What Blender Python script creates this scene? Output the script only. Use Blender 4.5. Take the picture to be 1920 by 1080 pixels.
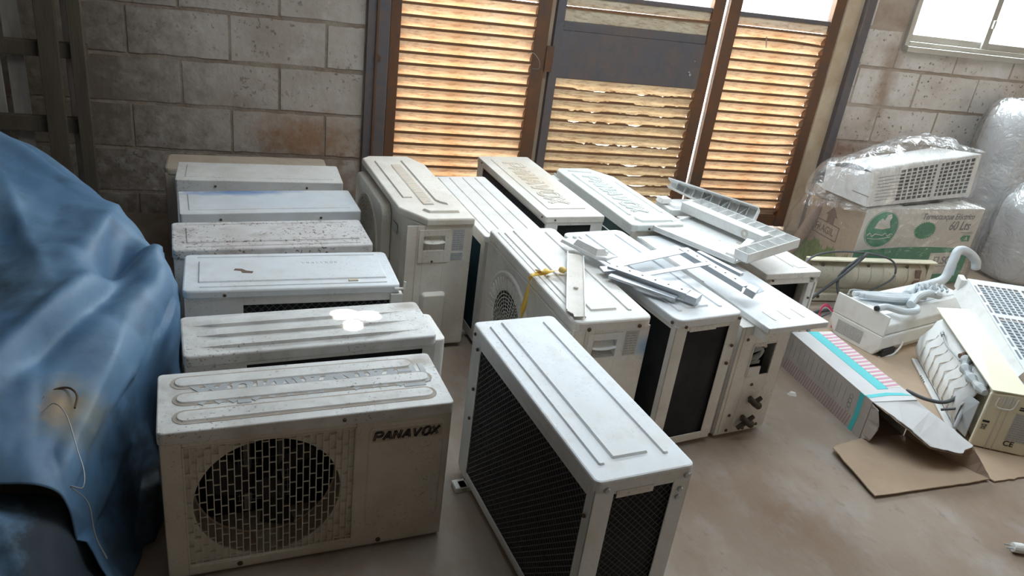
import bpy, bmesh, math, random
from mathutils import Matrix, Vector, noise
random.seed(7)
PI = math.pi
C = bpy.context.scene.collection
S = bpy.context.scene
for o in list(bpy.data.objects): bpy.data.objects.remove(o)

# ------------------------------------------------------------------ camera
cam = bpy.data.objects.new('camera', bpy.data.cameras.new('camera')); C.objects.link(cam)
cam.data.sensor_width = 36.0; cam.data.lens = 1450 / 1920 * 36; cam.data.clip_start = .05
yaw, pitch, roll = 0.31247404540782586, 0.4270992120559213, 0.1360308837591522
fw = Vector((math.sin(yaw)*math.cos(pitch), math.cos(yaw)*math.cos(pitch), -math.sin(pitch)))
r0 = Vector((math.cos(yaw), -math.sin(yaw), 0)); u0 = r0.cross(fw)
rr = math.cos(roll)*r0 + math.sin(roll)*u0; uu = -math.sin(roll)*r0 + math.cos(roll)*u0
cam.matrix_world = Matrix(((rr.x, uu.x, -fw.x, 0), (rr.y, uu.y, -fw.y, 0), (rr.z, uu.z, -fw.z, 1.8), (0, 0, 0, 1)))
S.camera = cam

# ------------------------------------------------------------------ sky, sun, window daylight, added fill lights, exposure
w = bpy.data.worlds.new('sky'); S.world = w; w.use_nodes = True
nt = w.node_tree; bg = nt.nodes['Background']
tc = nt.nodes.new('ShaderNodeTexCoord'); sx = nt.nodes.new('ShaderNodeSeparateXYZ'); cr = nt.nodes.new('ShaderNodeValToRGB')
nt.links.new(tc.outputs['Generated'], sx.inputs[0]); nt.links.new(sx.outputs['Z'], cr.inputs[0])
cr.color_ramp.elements[0].color = (.95, .97, 1, 1); cr.color_ramp.elements[1].color = (.72, .84, 1, 1)
nt.links.new(cr.outputs[0], bg.inputs[0]); bg.inputs[1].default_value = 6.2

def area(name, loc, direction, sx_, sy_, power, col=(.9, .96, 1), spread=PI):
    l = bpy.data.lights.new(name, 'AREA'); l.shape = 'RECTANGLE'; l.size = sx_; l.size_y = sy_; l.energy = power; l.color = col; l.spread = spread
    o = bpy.data.objects.new(name, l); C.objects.link(o); o.location = loc
    o.rotation_euler = Vector(direction).to_track_quat('-Z', 'Y').to_euler(); return o
area('door_glass_daylight', (2.1, 5.05, 1.95), (0, -1, -.25), 3.0,    .85, 86, (.86, .94, 1))
area('window_daylight', (5.0, 5.05, 1.95), (0, -1, -.25), 1.6, 1.0, 92, (.86, .94, 1))
area('overhead_fill', (2.0, 2.5, 3.15), (0, 0, -1), 3.4, 1.2, 58, (.80, .91, 1))  # added fill from above; no skylight is cut in the ceiling
area('right_side_fill', (6.2, .9, 1.5), (-1, .25, -.2), 2.6, 2.2, 29, (1, .87, .72))  # added warm fill at the right; the wall there has no opening
sun = bpy.data.objects.new('sun', bpy.data.lights.new('sun', 'SUN')); C.objects.link(sun)
sun.data.energy = 60; sun.data.angle = math.radians(.6); sun.data.color = (1, .95, .88)
SUN = Vector((.12, .42, -1)).normalized(); sun.rotation_euler = SUN.to_track_quat('-Z', 'Y').to_euler()
S.view_settings.view_transform = 'Standard'; S.view_settings.look = 'None'; S.view_settings.gamma = 1
S.view_settings.exposure = 0.2
try: S.view_settings.use_curve_mapping = False
except Exception: pass

# ------------------------------------------------------------------ materials
def mat(name, base, rough=.55, metal=0., dirt=None, amt=.5, scale=5., speck=0., speck_scale=60., spots=(), bump=0., bscale=40., lines=None, dirt2=None, amt2=.5, spec=.35, stretch=None):
    m = bpy.data.materials.new(name); m.use_nodes = True; nt = m.node_tree; N = nt.nodes; L = nt.links
    b = N['Principled BSDF']; b.inputs['Roughness'].default_value = rough; b.inputs['Metallic'].default_value = metal
    b.inputs['Specular IOR Level'].default_value = spec
    t = N.new('ShaderNodeTexCoord'); co = t.outputs['Object']
    if stretch:
        mp = N.new('ShaderNodeMapping'); mp.inputs['Scale'].default_value = stretch; L.new(co, mp.inputs[0]); cs = mp.outputs[0]
    else: cs = co
    rgb = N.new('ShaderNodeRGB'); rgb.outputs[0].default_value = (*base, 1); cur = rgb.outputs[0]
    def mixin(fac, col):
        nonlocal cur
        mx = N.new('ShaderNodeMix'); mx.data_type = 'RGBA'; L.new(fac, mx.inputs['Factor']); L.new(cur, mx.inputs['A']); mx.inputs['B'].default_value = (*col, 1); cur = mx.outputs['Result']
    def ns(sc, lo, hi, det=6, src=None, gain=1., rough_=.6):
        n = N.new('ShaderNodeTexNoise'); n.inputs['Scale'].default_value = sc; n.inputs['Detail'].default_value = det; n.inputs['Roughness'].default_value = rough_; L.new(src or cs, n.inputs[0])
        r = N.new('ShaderNodeMapRange'); r.inputs[1].default_value = lo; r.inputs[2].default_value = hi; r.inputs[4].default_value = gain; L.new(n.outputs[0], r.inputs[0]); return r.outputs[0]
    if dirt: mixin(ns(scale, .42, .72, gain=amt), dirt)
    if dirt2: mixin(ns(scale*3.7, .5, .7, gain=amt2), dirt2)
    if speck:
        a = ns(speck_scale, .60, .66, det=3); c = ns(scale*1.3, .42, .6, gain=speck)
        mu = N.new('ShaderNodeMath'); mu.operation = 'MULTIPLY'; L.new(a, mu.inputs[0]); L.new(c, mu.inputs[1]); mixin(mu.outputs[0], (.22, .18, .145))
    for (loc, rad, col, g) in spots:
        v = N.new('ShaderNodeVectorMath'); v.operation = 'SUBTRACT'; L.new(co, v.inputs[0]); v.inputs[1].default_value = loc
        v3 = N.new('ShaderNodeVectorMath'); v3.operation = 'DIVIDE'; L.new(v.outputs[0], v3.inputs[0]); v3.inputs[1].default_value = rad if hasattr(rad, '__len__') else (rad,)*3
        v2 = N.new('ShaderNodeVectorMath'); v2.operation = 'LENGTH'; L.new(v3.outputs[0], v2.inputs[0])
        nn = ns(14, .2, .8, gain=.7); ad = N.new('ShaderNodeMath'); L.new(v2.outputs['Value'], ad.inputs[0]); L.new(nn, ad.inputs[1])
        r = N.new('ShaderNodeMapRange'); r.inputs[1].default_value = 1.25; r.inputs[2].default_value = .55; r.inputs[3].default_value = 0; r.inputs[4].default_value = g
        L.new(ad.outputs[0], r.inputs[0]); mixin(r.outputs[0], col)
    L.new(cur, b.inputs['Base Color'])
    if bump:
        n = N.new('ShaderNodeTexNoise'); n.inputs['Scale'].default_value = bscale; n.inputs['Detail'].default_value = 5; L.new(cs, n.inputs[0])
        bp = N.new('ShaderNodeBump'); bp.inputs['Strength'].default_value = bump; bp.inputs['Distance'].default_value = .01; L.new(n.outputs[0], bp.inputs['Height']); L.new(bp.outputs[0], b.inputs['Normal'])
    if lines:   # fine fins
        wv = N.new('ShaderNodeTexWave'); wv.inputs['Scale'].default_value = lines; wv.bands_direction = 'DIAGONAL'; L.new(co, wv.inputs[0])
        bp = N.new('ShaderNodeBump'); bp.inputs['Strength'].default_value = .6; bp.inputs['Distance'].default_value = .002; L.new(wv.outputs[1], bp.inputs['Height']); L.new(bp.outputs[0], b.inputs['Normal'])
    return m
M = {}
M['concrete'] = mat('dusty_concrete', (.35, .285, .23), .85, dirt=(.21, .135, .085), amt=.9, scale=1.3, dirt2=(.42, .40, .38), amt2=.5, speck=.5, speck_scale=26, bump=.25, bscale=30, stretch=(1, .6, 1))
M['block'] = mat('painted_block', (.52, .47, .42), .9, dirt=(.33, .27, .21), amt=.7, scale=2.3, dirt2=(.62, .58, .54), amt2=.5, speck=.9, speck_scale=38, bump=.5, bscale=25,
                 spots=[((.12, 4.8, .50), (.45, .3, .22), (.34, .17, .07), .75), ((-.1, 4.8, .05), (1.3, .4, .5), (.20, .125, .075), .9), ((-1.15, 4.8, .7), (.85, .5, 1.4), (.16, .12, .085), .85)])  # tall dark spot at the left end paints the dim corner; others are stains
M['mortar_right'] = mat('pale_mortar', (.50, .42, .35), .95, dirt=(.34, .26, .2), amt=.8, scale=6, bump=.6, bscale=60)
M['block_right'] = mat('painted_block_white', (.80, .77, .73), .9, dirt=(.45, .36, .29), amt=.8, scale=2.0, dirt2=(.8, .78, .75), amt2=.5, speck=1., speck_scale=30, bump=.5, bscale=25,
                 spots=[((4.15, 4.8, 1.2), (.12, .3, .5), (.35, .24, .16), .7), ((3.95, 4.8, .65), (.35, .3, .12), (.30, .16, .10), .8)])
M['mortar'] = mat('mortar', (.36, .30, .24), .95, dirt=(.20, .14, .10), amt=.8, scale=6, bump=.6, bscale=60)
M['steel'] = mat('rusty_dark_steel', (.16, .09, .055), .7, .2, dirt=(.24, .10, .04), amt=.8, scale=4, dirt2=(.10, .085, .085), amt2=.6, bump=.2)
M['grey_steel'] = mat('grey_primed_steel', (.15, .14, .15), .6, .2, dirt=(.22, .15, .11), amt=.6, scale=5, dirt2=(.11, .12, .14), amt2=.6)
M['slat_lip'] = mat('rusty_shaded_slat_lip', (.20, .10, .05), .8, dirt=(.30, .15, .07), amt=.6, scale=12)  # rusty lip, coloured darker to paint its unlit room side
M['slat'] = mat('rusty_cream_slat', (.88, .76, .60), .65, dirt=(.74, .48, .27), amt=.85, scale=7, dirt2=(.42, .22, .11), amt2=.6, bump=.6, bscale=50, stretch=(.6, 1, 2))
M['slat_pale'] = mat('corroded_cream_slat', (.72, .65, .50), .7, dirt=(.52, .38, .24), amt=.8, scale=7, dirt2=(.34, .20, .12), amt2=.75, bump=.8, bscale=50, stretch=(.6, 1, 2))
M['pale_jamb'] = mat('pale_painted_jamb', (.62, .52, .38), .7, dirt=(.40, .26, .15), amt=.7, scale=5)
M['alu'] = mat('window_aluminium', (.55, .54, .50), .45, .4, dirt=(.42, .38, .33), amt=.5, scale=6)
gl = bpy.data.materials.new('window_glass'); gl.use_nodes = True; n_ = gl.node_tree; n_.nodes.clear()
a_ = n_.nodes.new('ShaderNodeBsdfTransparent'); a_.inputs[0].default_value = (.95, .97, .97, 1); g_ = n_.nodes.new('ShaderNodeBsdfGlossy'); g_.inputs['Roughness'].default_value = .05
mx_ = n_.nodes.new('ShaderNodeMixShader'); mx_.inputs[0].default_value = .06; ou_ = n_.nodes.new('ShaderNodeOutputMaterial')
n_.links.new(a_.outputs[0], mx_.inputs[1]); n_.links.new(g_.outputs[0], mx_.inputs[2]); n_.links.new(mx_.outputs[0], ou_.inputs[0]); M['glass'] = gl
def film(name, opacity, bumpd, white=.75):
    m = bpy.data.materials.new(name); m.use_nodes = True; n = m.node_tree; n.nodes.clear(); A = n.nodes.new; L = n.links.new
    t = A('ShaderNodeBsdfTransparent'); g = A('ShaderNodeBsdfGlossy'); g.inputs['Roughness'].default_value = .16; d = A('ShaderNodeBsdfDiffuse'); d.inputs[0].default_value = (white, white, white, 1)
    no = A('ShaderNodeTexNoise'); no.inputs['Scale'].default_value = 9; no.inputs['Detail'].default_value = 4; no.inputs['Distortion'].default_value = 1.6
    tcx = A('ShaderNodeTexCoord'); L(tcx.outputs['Object'], no.inputs[0])
    bp = A('ShaderNodeBump'); bp.inputs['Strength'].default_value = 1; bp.inputs['Distance'].default_value = bumpd; L(no.outputs[0], bp.inputs['Height']); L(bp.outputs[0], g.inputs['Normal']); L(bp.outputs[0], d.inputs['Normal'])
    lw = A('ShaderNodeLayerWeight'); lw.inputs[0].default_value = .35; L(bp.outputs[0], lw.inputs['Normal'])
    mr = A('ShaderNodeMapRange'); mr.inputs[3].default_value = opacity*.5; mr.inputs[4].default_value = min(1, opacity*2.4); L(lw.outputs['Facing'], mr.inputs[0])
    m1 = A('ShaderNodeMixShader'); L(mr.outputs[0], m1.inputs[0]); L(t.outputs[0], m1.inputs[1]); L(g.outputs[0], m1.inputs[2])
    m2 = A('ShaderNodeMixShader'); m2.inputs[0].default_value = opacity*.45; L(m1.outputs[0], m2.inputs[1]); L(d.outputs[0], m2.inputs[2])
    o = A('ShaderNodeOutputMaterial'); L(m2.outputs[0], o.inputs[0]); return m
M['film'] = film('clear_wrap_film', .15, .025); M['milky_film'] = film('layered_wrap_film', .32, .03, .85)
def white(name, base=(.78, .77, .74), **k):
    d = dict(rough=.5, dirt=(.50, .45, .38), amt=.45, scale=4, dirt2=(.60, .56, .50), amt2=.35, speck=.5, speck_scale=110, bump=.04, bscale=8); d.update(k)
    M[name] = mat(name, base, **d)
white('white_steel'); white('white_steel_clean', (.77, .805, .83), amt=.25, speck=.3)
white('warm_steel', (.74, .70, .62), dirt=(.48, .40, .31), amt=.6)
white('tan_steel', (.62, .53, .42), dirt=(.42, .33, .24), amt=.7)
white('tan_lid', (.76, .73, .67), spots=[((-.1, 0, .6), (.45, .17, .2), (.66, .54, .40), .75)])
white('blue_lid', (.74, .77, .79), spots=[((-.12, .13, .515), (.36, .07, .1), (.10, .22, .48), .95), ((0, 0, .515), (.5, .2, .1), (.60, .70, .80), .4)], speck=.2)
white('blue_spot_steel', (.78, .77, .74), spots=[((.445, .15, .49), (.05, .07, .06), (.12, .32, .60), .85), ((.43, .06, .51), (.1, .16, .09), (.60, .72, .78), .5)])
white('speckled_lid', (.72, .70, .69), dirt=(.42, .37, .32), amt=.55, speck=6., speck_scale=80, dirt2=(.30, .25, .21), amt2=.5)
white('dirty_lid', (.76, .76, .74), dirt=(.42, .40, .37), amt=.65, speck=.8, speck_scale=95, dirt2=(.45, .42, .38), amt2=.5, spots=[((.36, .1, .515), (.09, .06, .1), (.33, .27, .21), .8)])
white('green_white', (.76, .80, .78), speck=.2, amt=.25)
white('cream_plastic', (.80, .76, .58), dirt=(.60, .54, .38), amt=.3, speck=.1); white('yellow_cream', (.84, .82, .62), amt=.15, speck=0, dirt2=None)
white('old_cream_plastic', (.62, .58, .47), dirt=(.36, .31, .23), amt=.6, speck=.8)
white('white_plastic', (.82, .83, .82), dirt=(.66, .66, .63), amt=.35, speck=.1, rough=.42)
white('pale_blue_plastic', (.74, .80, .83), dirt=(.60, .66, .70), amt=.3, speck=.1)
white('dusty_plastic', (.66, .62, .56), dirt=(.46, .38, .30), amt=.7, speck=.6)
M['black_coil'] = mat('black_fin_coil', (.018, .019, .022), .6, .3, dirt=(.05, .048, .045), amt=.6, scale=9, lines=160, spec=.25)
M['teal_coil'] = mat('teal_fin_coil', (.008, .045, .065), .5, .3, dirt=(.015, .03, .04), amt=.7, scale=6, lines=160, spec=.25)
M['green_coil'] = mat('green_fin_coil', (.06, .11, .11), .5, .3, dirt=(.13, .16, .16), amt=.6, scale=9, lines=160)
M['wire'] = mat('dark_wire_guard', (.13, .13, .135), .55, .3); M['tan_wire'] = mat('tan_wire', (.22, .17, .12), .7)
M['grey_wire'] = mat('grey_wire', (.35, .36, .36), .5, .4)
M['dark'] = mat('dark_void', (.012, .012, .012), .9); M['dark_plastic'] = mat('dark_plastic', (.03, .03, .032), .5)
M['rust_screw'] = mat('rusty_screw', (.13, .09, .06), .6, .5); M['brass'] = mat('dirty_brass_valve', (.07, .055, .045), .6, .4)
M['ink'] = mat('black_ink', (.03, .028, .028), .7); M['grey_ink'] = mat('faded_grey_ink', (.42, .44, .45), .7, dirt=(.6, .6, .58), amt=.8, scale=12)
M['pencil'] = mat('pencil_mark', (.30, .33, .38), .7)
M['label'] = mat('grey_label', (.52, .53, .52), .6, dirt=(.42, .42, .42), amt=.6, scale=30); M['label_ink'] = mat('label_ink', (.30, .30, .30), .7)
M['groove'] = mat('groove_dirt', (.40, .34, .28), .8, dirt=(.62, .60, .56), amt=.6, scale=9)
M['galv'] = mat('galvanised_steel', (.50, .54, .58), .38, .45, dirt=(.42, .44, .47), amt=.6, scale=12)
M['yellow'] = mat('yellow_ribbon', (.80, .50, .06), .45, dirt=(.75, .62, .30), amt=.6, scale=20)
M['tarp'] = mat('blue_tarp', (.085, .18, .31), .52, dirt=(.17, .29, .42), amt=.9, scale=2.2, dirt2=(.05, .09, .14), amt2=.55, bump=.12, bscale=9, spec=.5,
                spots=[((-.575, 1.94, .50), (.065, .085, .12), (.46, .26, .10), .95), ((-.54, 1.93, .5), (.16, .15, .16), (.30, .27, .16), .5), ((-.95, 2.35, .6), (.30, .35, .3), (.035, .045, .05), .9), ((-.38, 2.05, .18), (.17, .42, .34), (.022, .026, .028), 1.), ((-.72, 1.62, .12), (.12, .2, .14), (.15, .32, .55), .5)])  # near-black spots paint shade in the left hollow and down the right face
M['tarp_shaded'] = mat('shaded_tarp_underside', (.035, .05, .065), .6, dirt=(.06, .08, .11), amt=.7, scale=3, bump=.1, bscale=12, spots=[((-.70, 1.56, .28), (.13, .3, .3), (.20, .40, .64), 1.)])  # darker tarp copy: shade below the hem, its lit patch painted blue
M['card'] = mat('brown_cardboard', (.46, .35, .25), .85, dirt=(.36, .26, .18), amt=.6, scale=4, bump=.08)
M['card_dark'] = mat('cardboard_inside', (.36, .26, .19), .9)
M['card_white'] = mat('white_printed_board', (.66, .67, .68), .7, dirt=(.52, .52, .52), amt=.5, scale=6)
M['card_side'] = mat('scuffed_carton_side', (.50, .46, .43), .8, dirt=(.36, .32, .29), amt=.7, scale=7)
M['teal'] = mat('teal_print', (.08, .56, .60), .6); M['pink'] = mat('pink_print', (.62, .30, .42), .6); M['pink_dim'] = mat('faded_pink_print', (.42, .27, .27), .8)
M['green'] = mat('green_print', (.02, .26, .14), .6, dirt=(.05, .34, .22), amt=.5); M['grass'] = mat('grass_print', (.12, .20, .05), .7, dirt=(.28, .34, .10), amt=.9, scale=30, stretch=(3, 3, .6))
M['box_white'] = mat('carton_white_print', (.70, .68, .64), .7, dirt=(.60, .57, .52), amt=.4); M['grey_print'] = mat('grey_print', (.22, .23, .24), .7)
M['brown_print'] = mat('brown_print', (.20, .13, .10), .8); M['tube'] = mat('brown_tube', (.34, .24, .18), .7, dirt=(.25, .17, .12), amt=.5)
M['cable'] = mat('dark_cable', (.09, .095, .10), .5); M['grey_cable'] = mat('grey_cable', (.42, .45, .46), .5); M['insul'] = mat('taped_pipe_insulation', (.62, .67, .70), .55, dirt=(.42, .47, .50), amt=.6, scale=14, bump=.3, bscale=50)
M['insul_blue'] = mat('pale_blue_tape', (.40, .62, .78), .5); M['red'] = mat('red_wire', (.6, .04, .12), .5)
M['wood'] = mat('dark_old_wood', (.13, .105, .075), .85, dirt=(.08, .06, .045), amt=.7, scale=5, stretch=(3, 3, .5), bump=.2); M['wood_pale'] = mat('pale_lath', (.42, .38, .33), .8, dirt=(.2, .17, .14), amt=.8, scale=5, stretch=(3, 3, .5))
M['foam'] = mat('white_foam_wrap', (.84, .87, .89), .5, dirt=(.72, .76, .79), amt=.5, scale=5, bump=.4, bscale=10)
M['filter'] = mat('grey_filter_mesh', (.20, .23, .27), .7, dirt=(.42, .46, .50), amt=.7, scale=6)
M['ceil'] = mat('ceiling_sheet', (.34, .31, .27), .8); M['room'] = mat('far_wall_render', (.24, .20, .16), .9); M['earth'] = mat('outside_paving', (.55, .50, .42), .9)

# ------------------------------------------------------------------ mesh helpers
class MB:
    def __init__(s): s.v = []; s.f = []
    def add(s, vs, fs, T=None):
        n = len(s.v); s.v += [tuple(T @ Vector(v)) if T is not None else tuple(v) for v in vs]; s.f += [tuple(i + n for i in f) for f in fs]; return s
    def box(s, x0, x1, y0, y1, z0, z1, T=None):
        return s.add([(x0, y0, z0), (x1, y0, z0), (x1, y1, z0), (x0, y1, z0), (x0, y0, z1), (x1, y0, z1), (x1, y1, z1), (x0, y1, z1)],
                     [(0, 3, 2, 1), (4, 5, 6, 7), (0, 1, 5, 4), (1, 2, 6, 5), (2, 3, 7, 6), (3, 0, 4, 7)], T)
    def prism(s, poly, z0, z1, inset=0., T=None):        # poly ccw (x,y); the top shrinks by inset
        n = len(poly)
        if inset:
            top = []
            for i in range(n):
                p = Vector(poly[i]); a = (p - Vector(poly[i-1])).normalized(); b = (Vector(poly[(i+1) % n]) - p).normalized()
                na = Vector((-a.y, a.x)); nb = Vector((-b.y, b.x)); m_ = (na + nb); l = m_.length
                m_ = m_ / l if l > 1e-6 else na; k = inset / max(.45, m_.dot(na)); top.append(p + m_*k)
        else: top = [Vector(p) for p in poly]
        vs = [(p[0], p[1], z0) for p in poly] + [(p[0], p[1], z1) for p in top]
        return s.add(vs, [tuple(range(n-1, -1, -1)), tuple(range(n, 2*n))] + [(i, (i+1) % n, n+(i+1) % n, n+i) for i in range(n)], T)
    def tube(s, pts, r, n=8, T=None, cap=True):
        pts = [Vector(p) for p in pts]; rings = []; up = Vector((.13, .21, 1)).normalized()
        for i, p in enumerate(pts):
            d = (pts[min(i+1, len(pts)-1)] - pts[max(i-1, 0)]).normalized(); a = d.cross(up)
            if a.length < .05: a = d.cross(Vector((1, 0, 0)))
            a.normalize(); b = a.cross(d); q = r[i] if hasattr(r, '__len__') else r
            rings.append([p + q*(math.cos(2*PI*k/n)*a + math.sin(2*PI*k/n)*b) for k in range(n)])
        fs = [(i*n+k, i*n+(k+1) % n, (i+1)*n+(k+1) % n, (i+1)*n+k) for i in range(len(pts)-1) for k in range(n)]
        if cap: fs += [tuple(range(n-1, -1, -1)), tuple((len(pts)-1)*n+k for k in range(n))]
        return s.add([v for q in rings for v in q], fs, T)
    def bar(s, a, b, w_, h_, T=None, up=(0, 0, 1)):       # rectangular bar from a to b
        a, b = Vector(a), Vector(b); d = (b-a).normalized(); u = Vector(up); x = d.cross(u)
        if x.length < .01: x = d.cross(Vector((1, 0, 0)))
        x.normalize(); y = x.cross(d); x *= w_/2; y *= h_/2
        return s.add([a-x-y, a+x-y, a+x+y, a-x+y, b-x-y, b+x-y, b+x+y, b-x+y], [(0, 3, 2, 1), (4, 5, 6, 7), (0, 1, 5, 4), (1, 2, 6, 5), (2, 3, 7, 6), (3, 0, 4, 7)], T)
    def grid(s, rows, T=None, close=False):
        n = len(rows[0]); fs = [(i*n+k, i*n+k+1, (i+1)*n+k+1, (i+1)*n+k) for i in range(len(rows)-1) for k in range(n-1)]
        return s.add([p for r in rows for p in r], fs, T)
    def lathe(s, prof, n=32, T=None):
        vs = [(r*math.cos(2*PI*k/n), r*math.sin(2*PI*k/n), z) for (r, z) in prof for k in range(n)]
        fs = [(i*n+k, i*n+(k+1) % n, (i+1)*n+(k+1) % n, (i+1)*n+k) for i in range(len(prof)-1) for k in range(n)]
        return s.add(vs, fs, T)
    def ring(s, r, w_, h_, z, n=40, T=None):
        return s.lathe([(r-w_/2, z), (r+w_/2, z), (r+w_/2, z+h_), (r-w_/2, z+h_), (r-w_/2, z)], n, T)
    def circ_plate(s, x0, x1, y0, y1, cx, cy, R, z0, z1, n=48, T=None):   # plate with a round hole
        ang = sorted(set([2*PI*k/n for k in range(n)] + [math.atan2(y-cy, x-cx) % (2*PI) for x in (x0, x1) for y in (y0, y1)]))
        o = []; i_ = []
        for a in ang:
            c, q = math.cos(a), math.sin(a); t = 1e9
            if c > 1e-9: t = min(t, (x1-cx)/c)
            if c < -1e-9: t = min(t, (x0-cx)/c)
            if q > 1e-9: t = min(t, (y1-cy)/q)
            if q < -1e-9: t = min(t, (y0-cy)/q)
            o.append((cx+t*c, cy+t*q)); i_.append((cx+R*c, cy+R*q))
        m = len(ang); vs = [(*p, z1) for p in o] + [(*p, z1) for p in i_] + [(*p, z0) for p in o] + [(*p, z0) for p in i_]; fs = []
        for k in range(m):
            j = (k+1) % m; fs += [(k, j, m+j, m+k), (2*m+k, 3*m+k, 3*m+j, 2*m+j), (k, 2*m+k, 2*m+j, j), (m+k, m+j, 3*m+j, 3*m+k)]
        return s.add(vs, fs, T)
    def build(s, name, m, parent=None, bevel=0., smooth=False, kind=None, solid=0., sub=0):
        me = bpy.data.meshes.new(name); me.from_pydata(s.v, [], s.f); me.update()
        bm = bmesh.new(); bm.from_mesh(me); bmesh.ops.recalc_face_normals(bm, faces=bm.faces); bm.to_mesh(me); bm.free()
        me.materials.append(M[m] if isinstance(m, str) else m)
        o = bpy.data.objects.new(name, me); C.objects.link(o)
        if parent: o.parent = parent
        if solid: q = o.modifiers.new('solid', 'SOLIDIFY'); q.thickness = solid; q.offset = 0
        if sub: q = o.modifiers.new('sub', 'SUBSURF'); q.levels = q.render_levels = sub
        if bevel: q = o.modifiers.new('bevel', 'BEVEL'); q.width = bevel; q.segments = 2; q.limit_method = 'ANGLE'; q.angle_limit = math.radians(40)
        if smooth or sub:
            for p in me.polygons: p.use_smooth = True
        if kind: o['kind'] = kind
        return o
def tag(o, label, cat, group=None):
    o['label'] = label; o['category'] = cat
    if group: o['group'] = group
    return o
def empty(name, loc=(0, 0, 0), rotz=0., label=None, cat=None, group=None, mw=None):
    o = bpy.data.objects.new(name, None); C.objects.link(o); o.empty_display_size = .1
    if mw is not None: o.matrix_world = mw
    else: o.location = loc; o.rotation_euler = (0, 0, rotz)
    if label: tag(o, label, cat, group)
    return o
def struct(o): o['kind'] = 'structure'; return o
def frame(o, x, y):      # orthonormal frame: origin, x direction, y hint
    o, x, y = Vector(o), Vector(x).normalized(), Vector(y); z = x.cross(y).normalized(); y = z.cross(x)
    return Matrix(((x.x, y.x, z.x, o.x), (x.y, y.y, z.y, o.y), (x.z, y.z, z.z, o.z), (0, 0, 0, 1)))
def rrect(x0, x1, y0, y1, r, n=4):
    out = []
    for (cx, cy, a0) in ((x1-r, y0+r, -PI/2), (x1-r, y1-r, 0), (x0+r, y1-r, PI/2), (x0+r, y0+r, PI)):
        out += [(cx+r*math.cos(a0+PI/2*k/n), cy+r*math.sin(a0+PI/2*k/n)) for k in range(n+1)]
    return out
def smooth_path(pts, n=6):
    P = [Vector(p) for p in pts]; P = [P[0]*2-P[1]] + P + [P[-1]*2-P[-2]]; out = []
    for i in range(1, len(P)-2):
        for k in range(n):
            t = k/n; a, b, c, d = P[i-1], P[i], P[i+1], P[i+2]
            out.append(.5*((2*b)+(c-a)*t+(2*a-5*b+4*c-d)*t*t+(3*b-a-3*c+d)*t**3))
    return out + [P[-2]]
def text_mesh(name, body, size, m, parent, T, depth=.0008, shear=0., sx_=1., align='LEFT'):
    cu = bpy.data.curves.new(name, 'FONT'); cu.body = body; cu.size = size; cu.extrude = depth; cu.shear = shear; cu.align_x = align; cu.offset = size*.012
    o = bpy.data.objects.new(name, cu); C.objects.link(o); dg = bpy.context.evaluated_depsgraph_get(); me = bpy.data.meshes.new_from_object(o.evaluated_get(dg)); bpy.data.objects.remove(o)
    me.transform(T @ Matrix.Diagonal((sx_, 1, 1, 1))); me.materials.clear(); me.materials.append(M[m]); o = bpy.data.objects.new(name, me); C.objects.link(o); o.parent = parent; return o
LET = {'P': [[(0, 0), (0, 1)], [(0, 1), (.6, 1), (.75, .85), (.75, .6), (.6, .45), (.2, .45)]], 'A': [[(-.05, 0), (.4, 1), (.75, 0)], [(.25, .3), (.55, .3)]], 'N': [[(0, 0), (0, 1), (.65, 0), (.65, 1)]],
       'V': [[(0, 1), (.35, 0), (.8, 1)]], 'O': [[(.3, 0), (.1, .2), (.1, .8), (.3, 1), (.6, 1), (.8, .8), (.8, .2), (.6, 0), (.3, 0)]], 'X': [[(0, 0), (.75, 1)], [(0, 1), (.75, 0)]]}
def striped_word(word, T, size, z0, z1, lw=.055, gap=.075, shear=.25, adv=1.0):
    mb = MB(); x = 0; jz = 0
    for ch in word:
        for st in LET[ch]:
            for off in (-gap, gap):
                for a, b in zip(st, st[1:]):
                    a = Vector((a[0]+shear*a[1], a[1])); b = Vector((b[0]+shear*b[1], b[1])); d = (b-a).normalized(); n = Vector((-d.y, d.x))
                    a = a+n*off-d*lw*.4; b = b+n*off+d*lw*.4; q = [a-n*lw, b-n*lw, b+n*lw, a+n*lw]
                    jz += 1; mb.prism([((x+p.x)*size, p.y*size) for p in q], z0, z1+jz*1.2e-5, 0, T)
        x += adv
    return mb

# ------------------------------------------------------------------ room shell
YW = 4.8
struct(MB().box(-3.2, 6.6, -2.6, 5.0, -.12, 0).build('floor', 'concrete'))
ground = struct(MB().box(-12, 16, 5.0, 22, -.14, -.06).build('ground', 'earth'))
back = struct(empty('wall_back'))
MY = YW+.004
def seg(x0, x1, z0, z1): return MB().box(x0, x1, YW+.012, YW+.16, z0, z1)
m_ = MB(); m_.box(-3.2, .45, YW+.005, YW+.16, 0, 3.2); m_.box(.45, 3.83, YW+.005, YW+.16, 2.42, 3.2); m_.build('mortar', 'mortar', back)
m_ = MB(); m_.box(3.83, 4.19, YW+.005, YW+.16, 0, 3.2); m_.box(4.19, 6.6, YW+.005, YW+.16, 0, 1.40); m_.box(6.0, 6.6, YW+.005, YW+.16, 1.4, 3.2); m_.box(4.19, 6.0, YW+.005, YW+.16, 2.4, 3.2); m_.build('mortar', 'mortar_right', back)
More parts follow.
